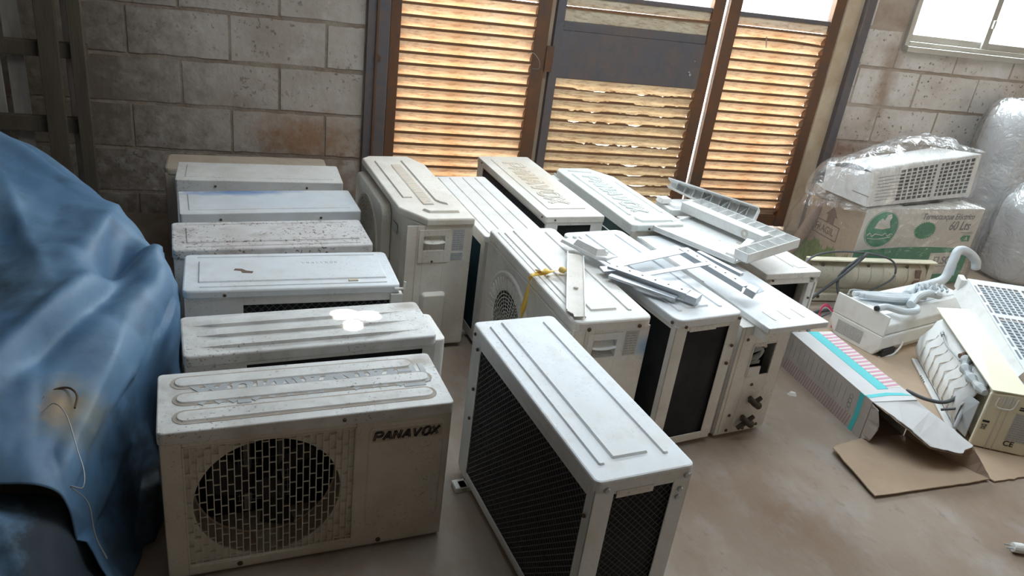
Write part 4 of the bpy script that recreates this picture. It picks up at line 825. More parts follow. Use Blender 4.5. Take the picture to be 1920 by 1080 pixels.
mb = MB(); mb.add([(0, 0, 0), (.50, -.055, 0), (.50, .035, 0), (0, .035, 0)], [(0, 1, 2, 3)]); mb.build('beam_web', 'white_plastic', bm_, solid=.004)
MB().bar((0, .035, .035), (.50, .035, .035), .006, .07).build('beam_flange', 'white_plastic', bm_); 
MB().bar((0, 0, .02), (.50, -.055, .02), .004, .04).build('beam_flange', 'white_plastic', bm_); MB().box(.497, .503, -.055, .035, 0, .05).build('beam_end', 'white_plastic', bm_)
for k in range(1, 10):
    x = .05*k; MB().box(x-.0015, x+.0015, -.055*x/.5, .035, .0, .038).build('rib', 'white_plastic', bm_)
for k in (5, 7, 9): MB().bar((.05*k-.05, -.055*(k-1)/10, .018), (.05*k, .033, .018), .003, .034).build('rib', 'white_plastic', bm_)
sh = empty('short_tray', mw=frame((1.90, 3.42, .577), (.30, .03, .0), (-.03, .30, 0)), label='short white plastic end piece lying beside the pale greenish unit', cat='tray')
MB().prism(rrect(0, .33, 0, .16, .015), 0, .035, .003).build('tray_base', 'white_plastic', sh, .003); MB().prism(rrect(.03, .30, .02, .14, .01), .035, .048, .006).build('raised_top', 'white_plastic', sh, .002)
MB().prism(rrect(-.01, .06, .08, .15, .012), .04, .065, .01).build('clip_lug', 'white_plastic', sh, .002)

# ------------------------------------------------------------------ wrapped carton, indoor unit and tube
kx = frame((3.45, 3.80, 0), (1, .08, 0), (-.08, 1, 0)); W_, D_, H_ = 1.0, .50, .53
bx = empty('heater_carton', mw=kx, label='white and green water heater carton wrapped in film by the wall', cat='carton')
mb = MB(); mb.box(.0, W_, 0, .003, 0, H_); mb.build('front_wall', 'box_white', bx); MB().box(0, .003, .003, D_, 0, H_).build('side_wall', 'card', bx); MB().box(W_-.003, W_, .003, D_, 0, H_).build('side_wall', 'card', bx); MB().box(.003, W_-.003, D_-.003, D_, 0, H_).build('back_wall', 'card', bx)
MB().box(.001, W_*.5-.002, .001, D_-.001, H_, H_+.004).build('top_flap', 'box_white', bx); MB().box(W_*.5+.002, W_-.001, .001, D_-.001, H_, H_+.004).build('top_flap', 'box_white', bx); MB().box(.003, W_-.003, .003, D_-.003, 0, .004).build('bottom_flap', 'card', bx)
TF = Matrix(((1, 0, 0, 0), (0, 0, -1, 0), (0, 1, 0, 0), (0, 0, 0, 1)))
bd = [(x, .262+.02*math.sin(x*3.2)-.012) for x in [W_*k/20 for k in range(21)]]
MB().prism([(0, .0), (W_, .0)] + bd[::-1], 0, .0012, 0, TF).build('green_band', 'green', bx)
MB().prism([(.165+.135*math.cos(2*PI*k/32), .395+.125*math.sin(2*PI*k/32)) for k in range(32)], .0, .0014, 0, TF).build('round_badge', 'green', bx)
MB().ring(.13, .004, .0008, .0016, 40, TF @ Matrix.Translation((.165, .395, 0)) @ Matrix.Diagonal((1, .93, 1, 1))).build('badge_ring', 'box_white', bx)
hs = MB()
for q in ([(.10, .405), (.12, .45), (.145, .47), (.165, .455), (.18, .49), (.205, .50), (.22, .475), (.21, .45), (.23, .405), (.17, .395)],): hs.prism(q, .0014, .0020, 0, TF)
hs.build('badge_picture', 'box_white', bx, kind='stuff')
sw = MB(); sw.tube(smooth_path([(.06+.021*k, .355+.009*(k % 2)+.006*math.sin(k*2.1), .0018) for k in range(11)], 5), .0028, 4, TF); sw.tube(smooth_path([(.07, .335, .0018), (.15, .33, .0018), (.25, .342, .0018)]), .002, 4, TF); sw.build('badge_script', 'box_white', bx, kind='stuff')
MB().prism([((.09 if k % 2 else .078)*math.cos(2*PI*k/56)*1.05+.535, (.062 if k % 2 else .053)*math.sin(2*PI*k/56)+.385) for k in range(56)], 0, .0014, 0, TF).build('starburst', 'green', bx)
text_mesh('heading_print', 'Termotanque Eléctrico', .058, 'grey_print', bx, TF @ Matrix.Translation((.475, .462, .001)), shear=.2, sx_=.84)
text_mesh('size_print', '60 Lts', .088, 'grey_print', bx, TF @ Matrix.Translation((.735, .388, .001)), shear=.2, sx_=.85)
MB().prism([(.875, .325), (.895, .305), (.96, .305), (.96, .348), (.895, .348)], 0, .0014, 0, TF).build('energy_tag', 'green', bx); text_mesh('energy_letter', 'A', .04, 'box_white', bx, TF @ Matrix.Translation((.915, .312, .0016)))
MB().box(.86, .97, .3675, .3705, 0, .0014, TF).build('fine_print', 'grey_print', bx); MB().box(.88, .97, .358, .3605, 0, .0014, TF).build('fine_print', 'grey_print', bx)
MB().box(.66, .93, .07, .225, .0012, .002, TF).build('brand_box', 'box_white', bx); text_mesh('brand_print', 'ELSQA', .075, 'grey_print', bx, TF @ Matrix.Translation((.70, .145, .002))); MB().box(.74, .90, .125, .129, .002, .0024, TF).build('fine_print', 'grey_print', bx)
TL = Matrix(((0, 0, -1, 0), (-1, 0, 0, 0), (0, 1, 0, 0), (0, 0, 0, 1)))   # left side: a runs towards the camera
MB().prism([(-.30, .33), (-.235, .33), (-.235, .385), (-.215, .385), (-.265, .45), (-.32, .385), (-.30, .385)], 0, .0012, 0, TL).build('up_arrow', 'brown_print', bx)
fb = MB()
for q in ((-.40, -.17, .235, .242), (-.40, -.17, .330, .337), (-.40, -.393, .235, .337), (-.177, -.17, .235, .337)): fb.box(*q, 0, .0012, TL)
fb.build('stamp_frame', 'brown_print', bx, kind='stuff'); text_mesh('stamp_print', 'FRAGIL', .068, 'brown_print', bx, TL @ Matrix.Translation((-.388, .262, .001)), sx_=.82)
gp = [(-D_, 0), (0, 0)] + [(-D_*k/60, .17+.02*math.sin(k*.35)+(.035 if k % 2 else 0)*random.random()) for k in range(61)]
MB().prism(gp, 0, .0012, 0, TL).build('grass_print', 'grass', bx)
# indoor unit lying on the carton
hx = [Vector(p) for p in ((3.43, 3.80, .545), (4.50, 4.09, .555), (4.40, 4.42, .555), (3.36, 4.15, .545), (3.42, 3.83, .755), (4.56, 4.17, .83), (4.44, 4.46, .79), (3.35, 4.16, .70))]
iu = empty('wrapped_indoor_unit', hx[0], 0, 'white indoor unit with dark grille showing, wrapped in film on top of carton', 'air conditioner')
hv = [p-hx[0] for p in hx]
def bil(a, b, c, d, u, v): return (a*(1-u)+b*u)*(1-v)+(d*(1-u)+c*u)*v
mb = MB(); dn = Vector((.27, -1, 0)).normalized()*-.018      # inner faces set back
A_, B_, C_, D2 = hv[0], hv[1], hv[5], hv[4]
rows = []
for (v_, s_) in ((0, 0), (.35, .0), (.75, .012), (1, 0)): pass
top = []
for i in range(13):
    u = i/12; r = []
    for j in range(9):
        v = j/8; p = bil(hv[4], hv[5], hv[6], hv[7], u, v); p = p + Vector((0, 0, .045*math.sin(PI*v)*math.sin(PI*min(1, .25+u*.9))**.7)); r.append(p)
    top.append(r)
MB().grid(top).build('top_panel', 'white_plastic', iu, smooth=True, solid=.003)
mb.add([hv[0], hv[3], hv[7], hv[4]], [(0, 1, 2, 3)]); mb.add([hv[1], hv[2], hv[6], hv[5]], [(0, 3, 2, 1)]); mb.add([hv[2], hv[3], hv[7], hv[6]], [(0, 1, 2, 3)]); mb.add([hv[0], hv[1], hv[2], hv[3]], [(0, 3, 2, 1)])
mb.build('housing', 'white_plastic', iu, solid=.003)
MB().add([bil(A_, B_, C_, D2, u, v)+dn for (u, v) in ((.03, .05), (.98, .05), (.98, .95), (.03, .95))], [(0, 1, 2, 3)]).build('grille_void', 'dark_plastic', iu, solid=.002)
g = MB()
def fq(u0_, u1_, v0_, v1_): g.add([bil(A_, B_, C_, D2, u0_, v0_), bil(A_, B_, C_, D2, u1_, v0_), bil(A_, B_, C_, D2, u1_, v1_), bil(A_, B_, C_, D2, u0_, v1_)], [(0, 1, 2, 3)])
fq(0, 1, 0, .09); fq(0, 1, .93, 1); fq(0, .05, .09, .93); fq(.955, 1, .09, .93); fq(.05, .25, .09, .93)
for k in range(1, 14): u = .25+.705*k/14; e = .005 if k != 7 else .018; fq(u-e, u+e, .09, .93)
for k in range(1, 9): v = .09+.84*k/9; fq(.05, .955, v-.011, v+.011)
g.build('air_grille', 'white_plastic', iu, solid=.005)
for k in range(1, 9):
    v = .09+.84*k/9; a_ = bil(A_, B_, C_, D2, .06, v-.025); b_ = bil(A_, B_, C_, D2, .25, v-.025); MB().bar(a_+Vector((.001, -.003, 0)), b_+Vector((.001, -.003, 0)), .002, .0025).build('slot', 'grey_wire', iu)
MB().add([hv[0]+Vector((-.004, -.0, .06)), hv[3]+Vector((-.004, 0, .06)), hv[3]+Vector((-.004, 0, .066)), hv[0]+Vector((-.004, 0, .066))], [(0, 1, 2, 3)]).build('housing_seam', 'grey_wire', iu, solid=.001)
MB().bar(hv[0]+Vector((.35, .09, -.004)), hv[0]+Vector((.75, .20, -.002)), .04, .006).build('outlet_lip', 'dark_plastic', iu)
# tube leaning in the film beside the carton
tg = empty('cardboard_tube', mw=frame((3.30, 4.22, .045), (.0, .0, 1), (0, 1, 0)), label='brown cardboard tube leaning inside film at left of carton', cat='tube')
MB().tube([(0, 0, 0), (.44, -.02, -.16)], .036, 16).build('tube_body', 'tube', tg, smooth=False); MB().tube([(.15, -.007, -.055), (.17, -.008, -.062)], .0375, 16).build('tape_band', 'card_dark', tg)
# crumpled clear film around carton, unit and tube
def wrap_mesh(points, name, mt, root, cuts=4, amp=.02, seed=0., sc=7.):
    bm = bmesh.new()
    for p in points: bm.verts.new(p)
    r = bmesh.ops.convex_hull(bm, input=bm.verts); 
    for v in [v for v in bm.verts if not v.link_faces]: bm.verts.remove(v)
    for _ in range(cuts): bmesh.ops.subdivide_edges(bm, edges=[e for e in bm.edges if e.calc_length() > .05], cuts=1); bmesh.ops.triangulate(bm, faces=bm.faces)
    bm.normal_update()
    for v in bm.verts:
        n_ = abs(noise.noise(Vector((v.co.x*sc+seed, v.co.y*sc, v.co.z*sc*.6))))*1.6 + .5*abs(noise.noise(v.co*sc*2.7)); v.co += v.normal*amp*n_
        if v.co.z < .006: v.co.z = .006
    me = bpy.data.meshes.new(name); bm.to_mesh(me); bm.free(); me.materials.append(M[mt]); o = bpy.data.objects.new(name, me); C.objects.link(o)
    for p in me.polygons: p.use_smooth = True
    if root: o.parent = root
    return o
wp = empty('plastic_wrap', (0, 0, 0), 0, 'clear crumpled plastic film wrapped around the water heater carton and indoor unit', 'film')
cp = [kx @ Vector(p) for p in ((-.02, -.02, 0), (W_+.02, -.02, 0), (W_+.02, D_+.02, 0), (-.02, D_+.02, 0), (-.02, -.02, H_), (W_+.02, -.02, H_), (W_+.02, D_+.02, H_), (-.02, D_+.02, H_))]
wrap_mesh(cp + [Vector(p) for p in ((3.27, 4.12, .01), (3.25, 4.30, .01), (3.27, 4.2, .42))], 'carton_film', 'film', wp, 5, .022, 3.)
wrap_mesh([p + (p-sum(hx, Vector())/8).normalized()*.04 for p in hx] + [Vector((3.9, 4.1, .91)), Vector((4.2, 4.35, .90)), Vector((3.45, 3.95, .82)), Vector((3.25, 4.15, .52))], 'unit_film', 'film', wp, 5, .03, 9.)
# two tall wrapped cylinders by the right wall
def wrapped_cyl(name, loc, prof, label, seed):
    r = empty(name, loc, 0, label, 'water heater'); MB().lathe(prof, 40).build('tank_body', 'foam', r, smooth=True)
    pts = [((q[0]+.022)*math.cos(2*PI*k/14), (q[0]+.022)*math.sin(2*PI*k/14), q[1]+(.015 if i > len(prof)/2 else 0)) for i, q in enumerate(prof) for k in range(14) if q[0] > .01]
    wrap_mesh([Vector(p) for p in pts], 'outer_film', 'milky_film', r, 4, .018, seed, 8.); return r
wrapped_cyl('wrapped_tank', (5.18, 4.52, 0), [(.0, .01), (.215, .01), (.225, .05), (.225, .60), (.215, .63), (.222, .66), (.218, .98), (.20, 1.06), (.15, 1.11), (.08, 1.135), (0, 1.14)], 'tall white water tank in plastic wrap by the right wall, rear of two', 2.)
wrapped_cyl('wrapped_tank', (5.02, 3.98, 0), [(.0, .01), (.20, .01), (.215, .04), (.22, .12), (.215, .50), (.20, .56), (.15, .61), (.12, .66), (.08, .675), (0, .68)], 'shorter white water tank in plastic wrap at the right edge, in front', 6.)

# ------------------------------------------------------------------ indoor unit pieces on the floor
# cream back plate standing behind
bp = empty('back_plate', mw=frame((2.98, 3.62, .005), (.89, -.03, 0), (0, .05, 1)), label='old cream back plate of indoor unit standing on edge before the carton', cat='air conditioner part')
mb = MB(); mb.box(0, .90, 0, .27, -.01, 0); mb.build('plate_body', 'old_cream_plastic', bp, .004)
MB().box(0, .90, .262, .272, -.01, .05).build('top_lip', 'cream_plastic', bp, .003); MB().box(.86, .90, .0, .262, 0, .03).build('end_lip', 'old_cream_plastic', bp, .003); MB().box(0, .85, 0, .045, 0, .035).build('bottom_ledge', 'old_cream_plastic', bp, .004)
rows = [[(x, .07, .0), (x, .10, .03), (x, .16, .05), (x, .22, .035), (x, .25, .0)] for x in (.03, .84)]; MB().grid(rows).build('fan_scroll', 'old_cream_plastic', bp, smooth=True, solid=.003)
for k in range(9):
    x = .08+k*.09; MB().tube([(x, .08, .006), (x, .105, .032), (x+.004, .16, .054), (x, .22, .039), (x, .245, .008)], .003, 6).build('rib', 'old_cream_plastic', bp)
for (x, y) in ((.10, .235), (.42, .235), (.70, .235), (.12, .03), (.48, .03)): MB().lathe([(0, .004), (.010, .003), (.011, 0)], 12, Matrix.Translation((x, y, .036 if y < .1 else .030))).build('screw', 'rust_screw', bp)
MB().box(.76, .80, .12, .22, .02, .05).build('bearing_block', 'brown_print', bp, .004)
# white indoor unit with taped pipes on top
fu = frame((2.985, 2.955, .06), (.79, .24, 0), (-.24, .79, 0)); pu = empty('piped_indoor_unit', mw=fu, label='white indoor unit with taped pipes across its back, lying on brown cardboard', cat='air conditioner')
Lp = .86
def ext(poly, x0, x1, name, m, root, bev=.004):    # profile in (y,z) extruded along x
    n = len(poly); return MB().add([(x0, p[0], p[1]) for p in poly]+[(x1, p[0], p[1]) for p in poly], [tuple(range(n)), tuple(range(2*n-1, n-1, -1))]+[(i, n+i, n+(i+1) % n, (i+1) % n) for i in range(n)]).build(name, m, root, bev)
ext([(-.02, -.055), (.22, -.055), (.27, .01), (.27, .07), (-.05, .07), (-.055, .0)], 0, Lp, 'front_housing', 'white_plastic', pu, .008)
ext([(-.045, .074), (.26, .074), (.26, .135), (.235, .16), (.02, .16), (-.04, .125)], .02, Lp, 'rear_housing', 'white_plastic', pu, .006)
MB().box(.0, .012, -.05, .27, .07, .185).build('end_cheek', 'white_plastic', pu, .003)
MB().box(.10, .80, .05, .22, .160, .163).build('heat_exchanger_back', 'pale_blue_plastic', pu)
label_plate(pu, Matrix(((0, 0, -1, -.001), (-1, 0, 0, 0), (0, 1, 0, 0), (0, 0, 0, 1))), -.22, -.06, -.03, .045, 7)
MB().box(.03, .14, -.062, -.05, -.050, -.01).build('outlet_opening', 'dark_plastic', pu); MB().tube(smooth_path([(.02, -.05, -.055), (.12, -.066, -.05), (.18, -.062, -.02), (.20, -.058, .012)]), .005, 8).build('louvre_arm', 'white_plastic', pu)
for k in range(3): MB().tube(smooth_path([(.06+.02*k, .22-.02*k, .19), (.22, .15-.03*k, .195), (.36, .08-.02*k, .20), (.44+.02*k, .03+.03*k, .20)]), .016, 10).build('pipe', 'insul', pu)
MB().tube(smooth_path([(.0, .03, .20), (.06, .02, .205), (.14, -.03, .19), (.24, -.045, .185), (.28, -.02, .19)]), .018, 12).build('corrugated_hose', 'insul', pu); MB().tube([(-.012, .034, .20), (.01, .03, .20)], .014, 12).build('hose_end', 'dark_plastic', pu)
MB().tube(smooth_path([(.25, .0, .20), (.36, .035, .215), (.48, .04, .215), (.56, .02, .20)]), .022, 12).build('pipe', 'insul', pu)
MB().tube(smooth_path([(.35, .09, .20), (.50, .13, .205), (.66, .13, .21), (.76, .12, .24), (.80, .13, .34), (.84, .14, .395), (.91, .12, .385), (.97, .09, .34), (.99, .08, .29)]), .026, 12).build('taped_pipe', 'insul', pu, smooth=True)
MB().tube([(.785, .12, .26), (.80, .13, .32)], .0275, 12).build('blue_tape', 'insul_blue', pu)
for k in range(9):
    a = k*.7; p = Vector((.42+.022*k, .06+.03*math.sin(a*2), .225)); MB().tube(smooth_path([p, p+Vector((.02, .02, .018)), p+Vector((.04, -.005, .0)), p+Vector((.015, -.02, -.005))]), .007, 6).build('cable_tie_bundle', 'insul', pu)
MB().tube(smooth_path([(.30, .10, .175), (.10, .24, .20), (.06, .25, .17)]), .004, 6).build('thin_wire', 'grey_cable', pu)
rw = empty('red_wire', (2.86, 3.22, 0), 0, 'thin pink and red wire loop on the floor beside the white piped unit', 'wire')
for k in range(3): MB().tube(smooth_path([(.0, .0, .02), (.0, .03, .10+.01*k), (.05, .05, .12+.01*k), (.10, .03, .08), (.12-.02*k, .0, .02)]), .004, 6).build('wire_strand', 'red' if k else 'grey_cable', rw)
# cream indoor unit with rating plate, back turned to the left
fi = frame((2.889, 2.150, .012), (.40, .77, 0), (-.77, .40, 0)); ci = empty('cream_indoor_unit', mw=fi, label='cream indoor unit standing on its side with rating plate, right of torn carton', cat='air conditioner'); Li = .80
ext([(.0, .0), (.0, .27), (-.12, .285), (-.22, .26), (-.26, .16), (-.25, .02), (-.22, .0)], .0, .02, 'end_cap', 'cream_plastic', ci, .008)
ext([(-.03, .0), (-.03, .255), (-.12, .278), (-.215, .25), (-.25, .15), (-.24, .02), (-.21, .0)], .021, Li, 'housing', 'cream_plastic', ci, .008)
MB().add([(.0, .0, .283), (Li+.02, .02, .30), (Li+.02, -.13, .325), (.0, -.15, .29)], [(0, 1, 2, 3)]).build('front_panel', 'yellow_cream', ci, solid=.005)
MB().add([(.0, -.155, .288), (Li+.0, -.135, .323), (Li, -.27, .22), (.0, -.28, .17)], [(0, 1, 2, 3)]).build('side_panel', 'white_plastic', ci, solid=.004)
rows = [[(x, -.026, .255), (x, .0, .235), (x, .012, .19), (x, .05, .13), (x, .052, .06), (x, .03, .015), (x, -.02, .006)] for x in (.10, .3, .5, Li)]; MB().grid(rows).build('scroll_back', 'white_plastic', ci, smooth=True, solid=.004)
for k in range(7):
    x = .20+k*.082; MB().tube([(x, .010, .205), (x, .018, .18), (x+.02, .048, .15), (x-.005, .056, .125), (x+.0, .058, .06), (x+.01, .04, .03)], .003, 6).build('rib', 'dusty_plastic', ci)
MB().box(.10, Li, -.034, -.018, .255, .268).build('rear_rail', 'grey_wire', ci, .002); MB().box(.05, Li-.02, .03, .060, .0, .010).build('foot_flange', 'white_plastic', ci, .002)
for k in range(4): MB().box(.52+.02*k, .53+.02*k, .058, .0605, .004, .010).build('slot', 'dark', ci)
MB().tube(smooth_path([(.62, .02, .235), (.52, .03, .23), (.42, .025, .235), (.34, .02, .24)]), .005, 6).build('sensor_wire', 'grey_cable', ci); MB().tube([(.62, .02, .235), (.645, .018, .238)], .010, 8).build('sensor_clip', 'grey_wire', ci)
MB().tube(smooth_path([(.34, .0, .26), (.26, .02, .24), (.16, .015, .235), (.05, .0, .24)]), [.02+.006*math.sin(i*1.3) for i in range(19)], 10).build('foil_insulation', 'grey_cable', ci)
MB().tube([(.38, -.01, .262), (.36, .02, .255)], .013, 10).build('pipe_joint', 'brown_print', ci)
MB().add([(.03, .012, .02), (.03, .015, .20), (.10, .03, .19), (.13, .045, .13), (.18, .052, .11), (.12, .05, .03)], [(0, 1, 2, 3, 4, 5)]).build('broken_flap', 'grey_cable', ci, solid=.004)
TE = Matrix(((0, 0, -1, -.0005), (-1, 0, 0, 0), (0, 1, 0, 0), (0, 0, 0, 1)))      # end cap face: a = -y
for k in range(5): MB().box(.045+.012*k, .050+.012*k, .225, .262, 0, .0014, TE).build('vent_slot', 'white_plastic', ci)
MB().tube(smooth_path([(.036, .255, .001), (.040, .212, .001), (.10, .212, .001), (.112, .262, .001)]), .003, 6, TE).build('vent_rim', 'white_plastic', ci)
MB().box(.062, .067, .0, .27, 0, .0012, TE).build('moulded_line', 'dusty_plastic', ci); MB().box(.088, .092, .0, .27, 0, .0012, TE).build('moulded_line', 'dusty_plastic', ci)
label_plate(ci, TE, .125, .21, .06, .20, 12); MB().box(.13, .165, .215, .222, 0, .0012, TE).build('barcode', 'ink', ci); MB().box(.13, .165, .226, .232, 0, .0012, TE).build('barcode', 'ink', ci)
text_mesh('mark_print', 'CE', .036, 'ink', ci, TE @ Matrix.Translation((.125, .035, .001)), .0004, sx_=1.0)
MB().box(.012, .040, .128, .137, 0, .0012, TE).build('mark_bar', 'ink', ci); bn = MB()
for a_, b_ in (((.014, .118), (.036, .092)), ((.036, .118), (.014, .092)), ((.016, .116), (.034, .116)), ((.016, .116), (.020, .094)), ((.034, .116), (.030, .094)), ((.020, .094), (.030, .094))): bn.bar((*a_, .001), (*b_, .001), .0016, .0006, TE)
bn.build('bin_symbol', 'ink', ci, kind='stuff')
# perforated white front panel leaning over the cream unit
fp = frame((3.095, 2.235, .335), (.435, .83, .075), (.83, -.435, .05)); gp_ = empty('grille_panel', mw=fp, label='white front panel with two banks of square grille holes, at right edge', cat='air conditioner part'); La, Wa = .92, .34
# panel y axis runs to the right; grille openings over grey filters
pn = MB(); zs = (0, .006); wins = [(.12, .50, .06, .26), (.54, .86, .06, .26), (.54, .86, .275, .33), (.12, .50, .275, .33)]
xs = [0, .12, .50, .54, .86, La]; ys = [.028, .06, .26, .275, .33, Wa]
for i in range(5):
    for j in range(5):
        x0, x1, y0, y1 = xs[i], xs[i+1], ys[j], ys[j+1]
        if (i in (1, 3)) and (j in (1, 3)): continue
        pn.box(x0, x1, y0, y1, -.005, 0)
pn.build('panel_sheet', 'pale_blue_plastic', gp_, .001)
gg = MB()
for (x0, x1, y0, y1) in wins:
    n = round((x1-x0)/.030); m2 = max(2, round((y1-y0)/.027))
    for k in range(1, n): gg.box(x0+(x1-x0)*k/n-.0028, x0+(x1-x0)*k/n+.0028, y0, y1, -.005, 0)
    for k in range(1, m2): gg.box(x0, x1, y0+(y1-y0)*k/m2-.0028, y0+(y1-y0)*k/m2+.0028, -.005, .0)
    MB().box(x0-.006, x1+.006, y0-.006, y1+.006, .010, .014).build('filter', 'filter', gp_)
gg.build('grille_bars', 'pale_blue_plastic', gp_)
MB().add([(0, .028, .0), (La, .028, .0), (La, -.02, .085), (.35, -.02, .10), (0, .0, .06)], [(0, 1, 2, 3, 4)]).build('side_skirt', 'white_plastic', gp_, solid=.004)
for k in range(7): MB().box(.10+.11*k, .18+.11*k, .038, .048, -.0062, -.0052).build('edge_slot', 'filter', gp_)
MB().box(La-.03, La+.04, -.01, .02, -.005, .07).build('hinge_arm', 'white_plastic', gp_, .004)
MB().add([(0, .028, 0), (0, Wa, 0), (-.10, Wa, .02), (-.16, .12, .05), (-.05, .06, .02)], [(0, 1, 2, 3, 4)]).build('broken_corner', 'pale_blue_plastic', gp_, solid=.004)

# ------------------------------------------------------------------ long white carton, torn open towards the camera
lc = empty('long_carton', mw=frame((2.395, 2.255, 0), (0, 1, 0), (-1, 0, 0)), label='long white carton with teal and pink stripes, torn open near end', cat='carton')
# local x runs away from the camera (world +y), local y runs to world -x; width 0..-.245 lies at world +x
Wc, Lc, Hc = .235, .615, .19
def lp(wx, wy, z): return (wy-2.255, -(wx-2.395), z)
mb = MB(); mb.box(0, Lc, -.003, 0, 0, Hc); mb.build('side_wall', 'card_side', lc); MB().box(0, Lc, -Wc, -Wc+.003, 0, Hc).build('side_wall', 'card_white', lc); MB().box(0, Lc, -Wc+.003, -.003, Hc-.004, Hc).build('top_wall', 'card_white', lc)
MB().box(0, Lc, -Wc+.003, -.003, 0, .004).build('bottom_wall', 'card_dark', lc); MB().box(Lc-.003, Lc, -Wc+.003, -.003, .004, Hc-.004).build('end_wall', 'card_white', lc); MB().box(.01, .014, -Wc+.004, -.004, .004, Hc-.005).build('inner_divider', 'card_dark', lc) if False else None
MB().box(.09, Lc, -.155, -.098, Hc, Hc+.0012).build('teal_stripe', 'teal', lc); MB().prism([(.03, -.235), (.055, -.20), (.062, -.12), (.05, -.003), (.028, -.003), (.04, -.12), (.036, -.20)], Hc, Hc+.0012).build('teal_stripe', 'teal', lc)
MB().box(.10, Lc, -.232, -.157, Hc, Hc+.0008).build('pale_stripe', 'box_white', lc)
for k in range(17): x = .115+k*.029; MB().prism([(x, -.232), (x+.013, -.232), (x+.004, -.158), (x-.009, -.158)], Hc+.0008, Hc+.0016).build('pink_bar', 'pink', lc)
TS = Matrix(((1, 0, 0, 0), (0, 0, 1, 0.0), (0, 1, 0, 0), (0, 0, 0, 1)))   # outer side facing world -x : a = x(away), b = z
MB().prism([(.055, 0), (.080, 0), (.072, .07), (.078, Hc), (.05, Hc), (.046, .07)], 0, .0012, 0, TS).build('teal_stripe', 'teal', lc)
for k in range(13): MB().box(.16+k*.035, .162+k*.035, .085, .165, 0, .0008, TS).build('print_line', 'grey_wire', lc)
for k in range(30): MB().prism([(.10+k*.017, .0), (.106+k*.017, .0), (.092+k*.017, .06), (.086+k*.017, .06)], 0, .0008, 0, TS).build('pink_bar', 'pink_dim', lc)
for k in range(4): MB().ring(.011, .003, .0006, .0002, 16, TS @ Matrix.Translation((.118, .075+.022*k, 0))).build('ring_print', 'grey_wire', lc)
def ragged(poly, z_fn, name, m, root, th=.004, amp=.006, n=7):
    pts = []
    for i in range(len(poly)):
        a, b = Vector(poly[i]), Vector(poly[(i+1) % len(poly)])
        for k in range(n):
            t = k/n; p = a*(1-t)+b*t; q = Vector((noise.noise(Vector((p.x*37, p.y*41, 1))), noise.noise(Vector((p.x*43, p.y*31, 5))), 0))*amp
            if k: p = p+q
            pts.append(p)
    bm = bmesh.new(); vs = [bm.verts.new(p) for p in pts]; es = [bm.edges.new((vs[i], vs[(i+1) % len(vs)])) for i in range(len(vs))]; bmesh.ops.triangle_fill(bm, edges=es, use_beauty=True)
    bmesh.ops.recalc_face_normals(bm, faces=bm.faces); me = bpy.data.meshes.new(name); bm.to_mesh(me); bm.free(); me.materials.append(M[m]); o = bpy.data.objects.new(name, me); C.objects.link(o)
    if root: o.parent = root
    q = o.modifiers.new('solid', 'SOLIDIFY'); q.thickness = th; q.offset = 0; return o
ragged([lp(2.40, 2.255, .186), lp(2.625, 2.27, .186), lp(2.755, 2.03, .105), lp(2.66, 1.995, .098), lp(2.53, 2.03, .115), lp(2.455, 2.13, .165)], None, 'top_flap', 'card_white', lc)
ragged([lp(2.402, 2.24, .183), lp(2.45, 2.13, .158), lp(2.53, 2.03, .108), lp(2.66, 1.995, .090), lp(2.755, 2.03, .098), lp(2.625, 2.25, .178)], None, 'flap_lining', 'card_dark', lc, .003)
ragged([lp(2.63, 2.25, .005), lp(2.63, 2.25, .175), lp(2.755, 2.02, .10), lp(2.79, 1.93, .012), lp(2.77, 1.92, .006)], None, 'side_flap', 'card_dark', lc)
ragged([lp(2.399, 2.255, .006), lp(2.399, 2.255, .18), lp(2.40, 2.215, .17), lp(2.41, 2.195, .10), lp(2.405, 2.21, .02)], None, 'side_flap', 'card_side', lc, amp=.01)
ragged([lp(2.42, 2.25, .006), lp(2.62, 2.25, .006), lp(2.78, 1.925, .012), lp(2.58, 1.91, .010), lp(2.18, 1.885, .014), lp(2.19, 2.17, .026), lp(2.25, 2.20, .02)], None, 'bottom_flap', 'card', lc, .005)
# flattened brown cardboard under the indoor units
ragged([Vector(p) for p in ((2.66, 2.90, .006), (2.70, 3.20, .006), (3.55, 3.30, .006), (3.60, 2.3, .006), (3.3, 1.98, .006), (2.99, 1.925, .007), (2.80, 1.915, .007), (2.72, 2.15, .006))], None, 'flat_cardboard', 'card', None, .005)
o = bpy.data.objects['flat_cardboard']; tag(o, 'flattened brown cardboard sheet under the indoor units on the floor', 'cardboard')

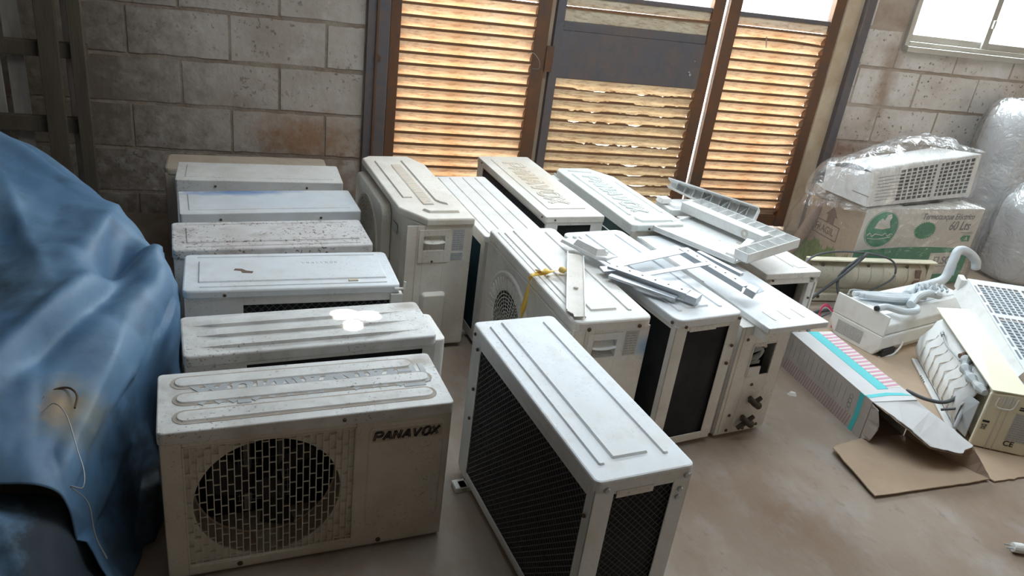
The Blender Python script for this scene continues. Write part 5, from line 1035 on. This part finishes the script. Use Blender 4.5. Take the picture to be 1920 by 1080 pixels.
# ------------------------------------------------------------------ cables, plug, bits
def cable(name, pts, r, m, label, cat='cable'): return tag(MB().tube(smooth_path(pts, 7), r, 8).build(name, m, smooth=True), label, cat)
cable('black_cable', [(2.62, 3.05, .03), (2.80, 3.35, .06), (3.0, 3.52, .05), (3.16, 3.50, .22), (3.28, 3.50, .36), (3.15, 3.52, .20), (3.18, 3.45, .06), (3.35, 3.42, .02), (3.55, 3.42, .012)], .009, 'cable', 'dark grey cable bent in a peak over the cream back plate')
cable('thin_cable', [(2.55, 3.10, .22), (2.75, 3.36, .34), (3.00, 3.50, .36), (3.30, 3.52, .35), (3.50, 3.52, .30), (3.52, 3.50, .20), (3.36, 3.48, .12), (3.10, 3.40, .04), (2.85, 3.30, .012), (2.70, 3.20, .012)], .006, 'cable', 'thin dark cable looping in front of the cream back plate')
cable('coiled_cable', [(2.75, 3.15, .014), (2.90, 3.38, .014), (3.15, 3.44, .02), (3.30, 3.36, .016), (3.20, 3.27, .012), (3.0, 3.28, .012)], .010, 'cable', 'thick black cable lying on the floor behind the piped unit')
cable('supply_cable', [(3.20, 2.36, .30), (3.02, 2.34, .20), (2.90, 2.33, .12), (2.83, 2.38, .10), (2.78, 2.46, .10)], .009, 'cable', 'black cable ending bare between torn carton flap and cream unit')
cable('second_cable', [(3.20, 2.34, .29), (3.02, 2.28, .18), (2.92, 2.28, .12), (2.85, 2.31, .09)], .006, 'cable', 'short thinner black cable under the grey one beside torn carton')
cable('grey_cable', [(3.17, 2.38, .30), (3.06, 2.36, .26), (2.97, 2.30, .20), (2.90, 2.25, .12), (2.86, 2.22, .05)], .009, 'grey_cable', 'light grey cable curving down in front of cream unit')
cable('floor_hose', [(3.30, 3.03, .02), (3.42, 3.06, .05), (3.48, 2.98, .04), (3.42, 2.90, .02), (3.36, 2.93, .03)], .010, 'grey_cable', 'grey drain hose crumpled on cardboard under the piped unit', 'hose')
pg = empty('power_plug', mw=frame((2.552, 1.552, .02), (-.9, .35, 0), (-.35, -.9, 0)), label='white two-pin power plug lying on bare floor at the bottom right', cat='plug')
MB().tube([(-.055, 0, .0), (-.03, 0, .0), (.0, 0, .0), (.03, 0, 0)], [.008, .014, .019, .018], 14).build('plug_body', 'white_plastic', pg, .002)
for s_ in (-1, 1): MB().tube([(.03, s_*.0095, 0), (.056, s_*.0095, 0)], .0024, 8).build('pin', 'galv', pg)
MB().tube(smooth_path([(-.05, 0, 0), (-.12, .01, -.008), (-.25, -.03, -.014), (-.45, .03, -.015)]), .0045, 8).build('cord', 'grey_cable', pg)
tag(MB().prism([(0, 0), (.03, -.01), (.045, .012), (.02, .03), (-.005, .018)], 0, .012, .008, Matrix.Translation((2.27, 2.60, 0))).build('plaster_crumb', 'box_white'), 'small pale crumb on the floor beside the long white carton', 'debris')
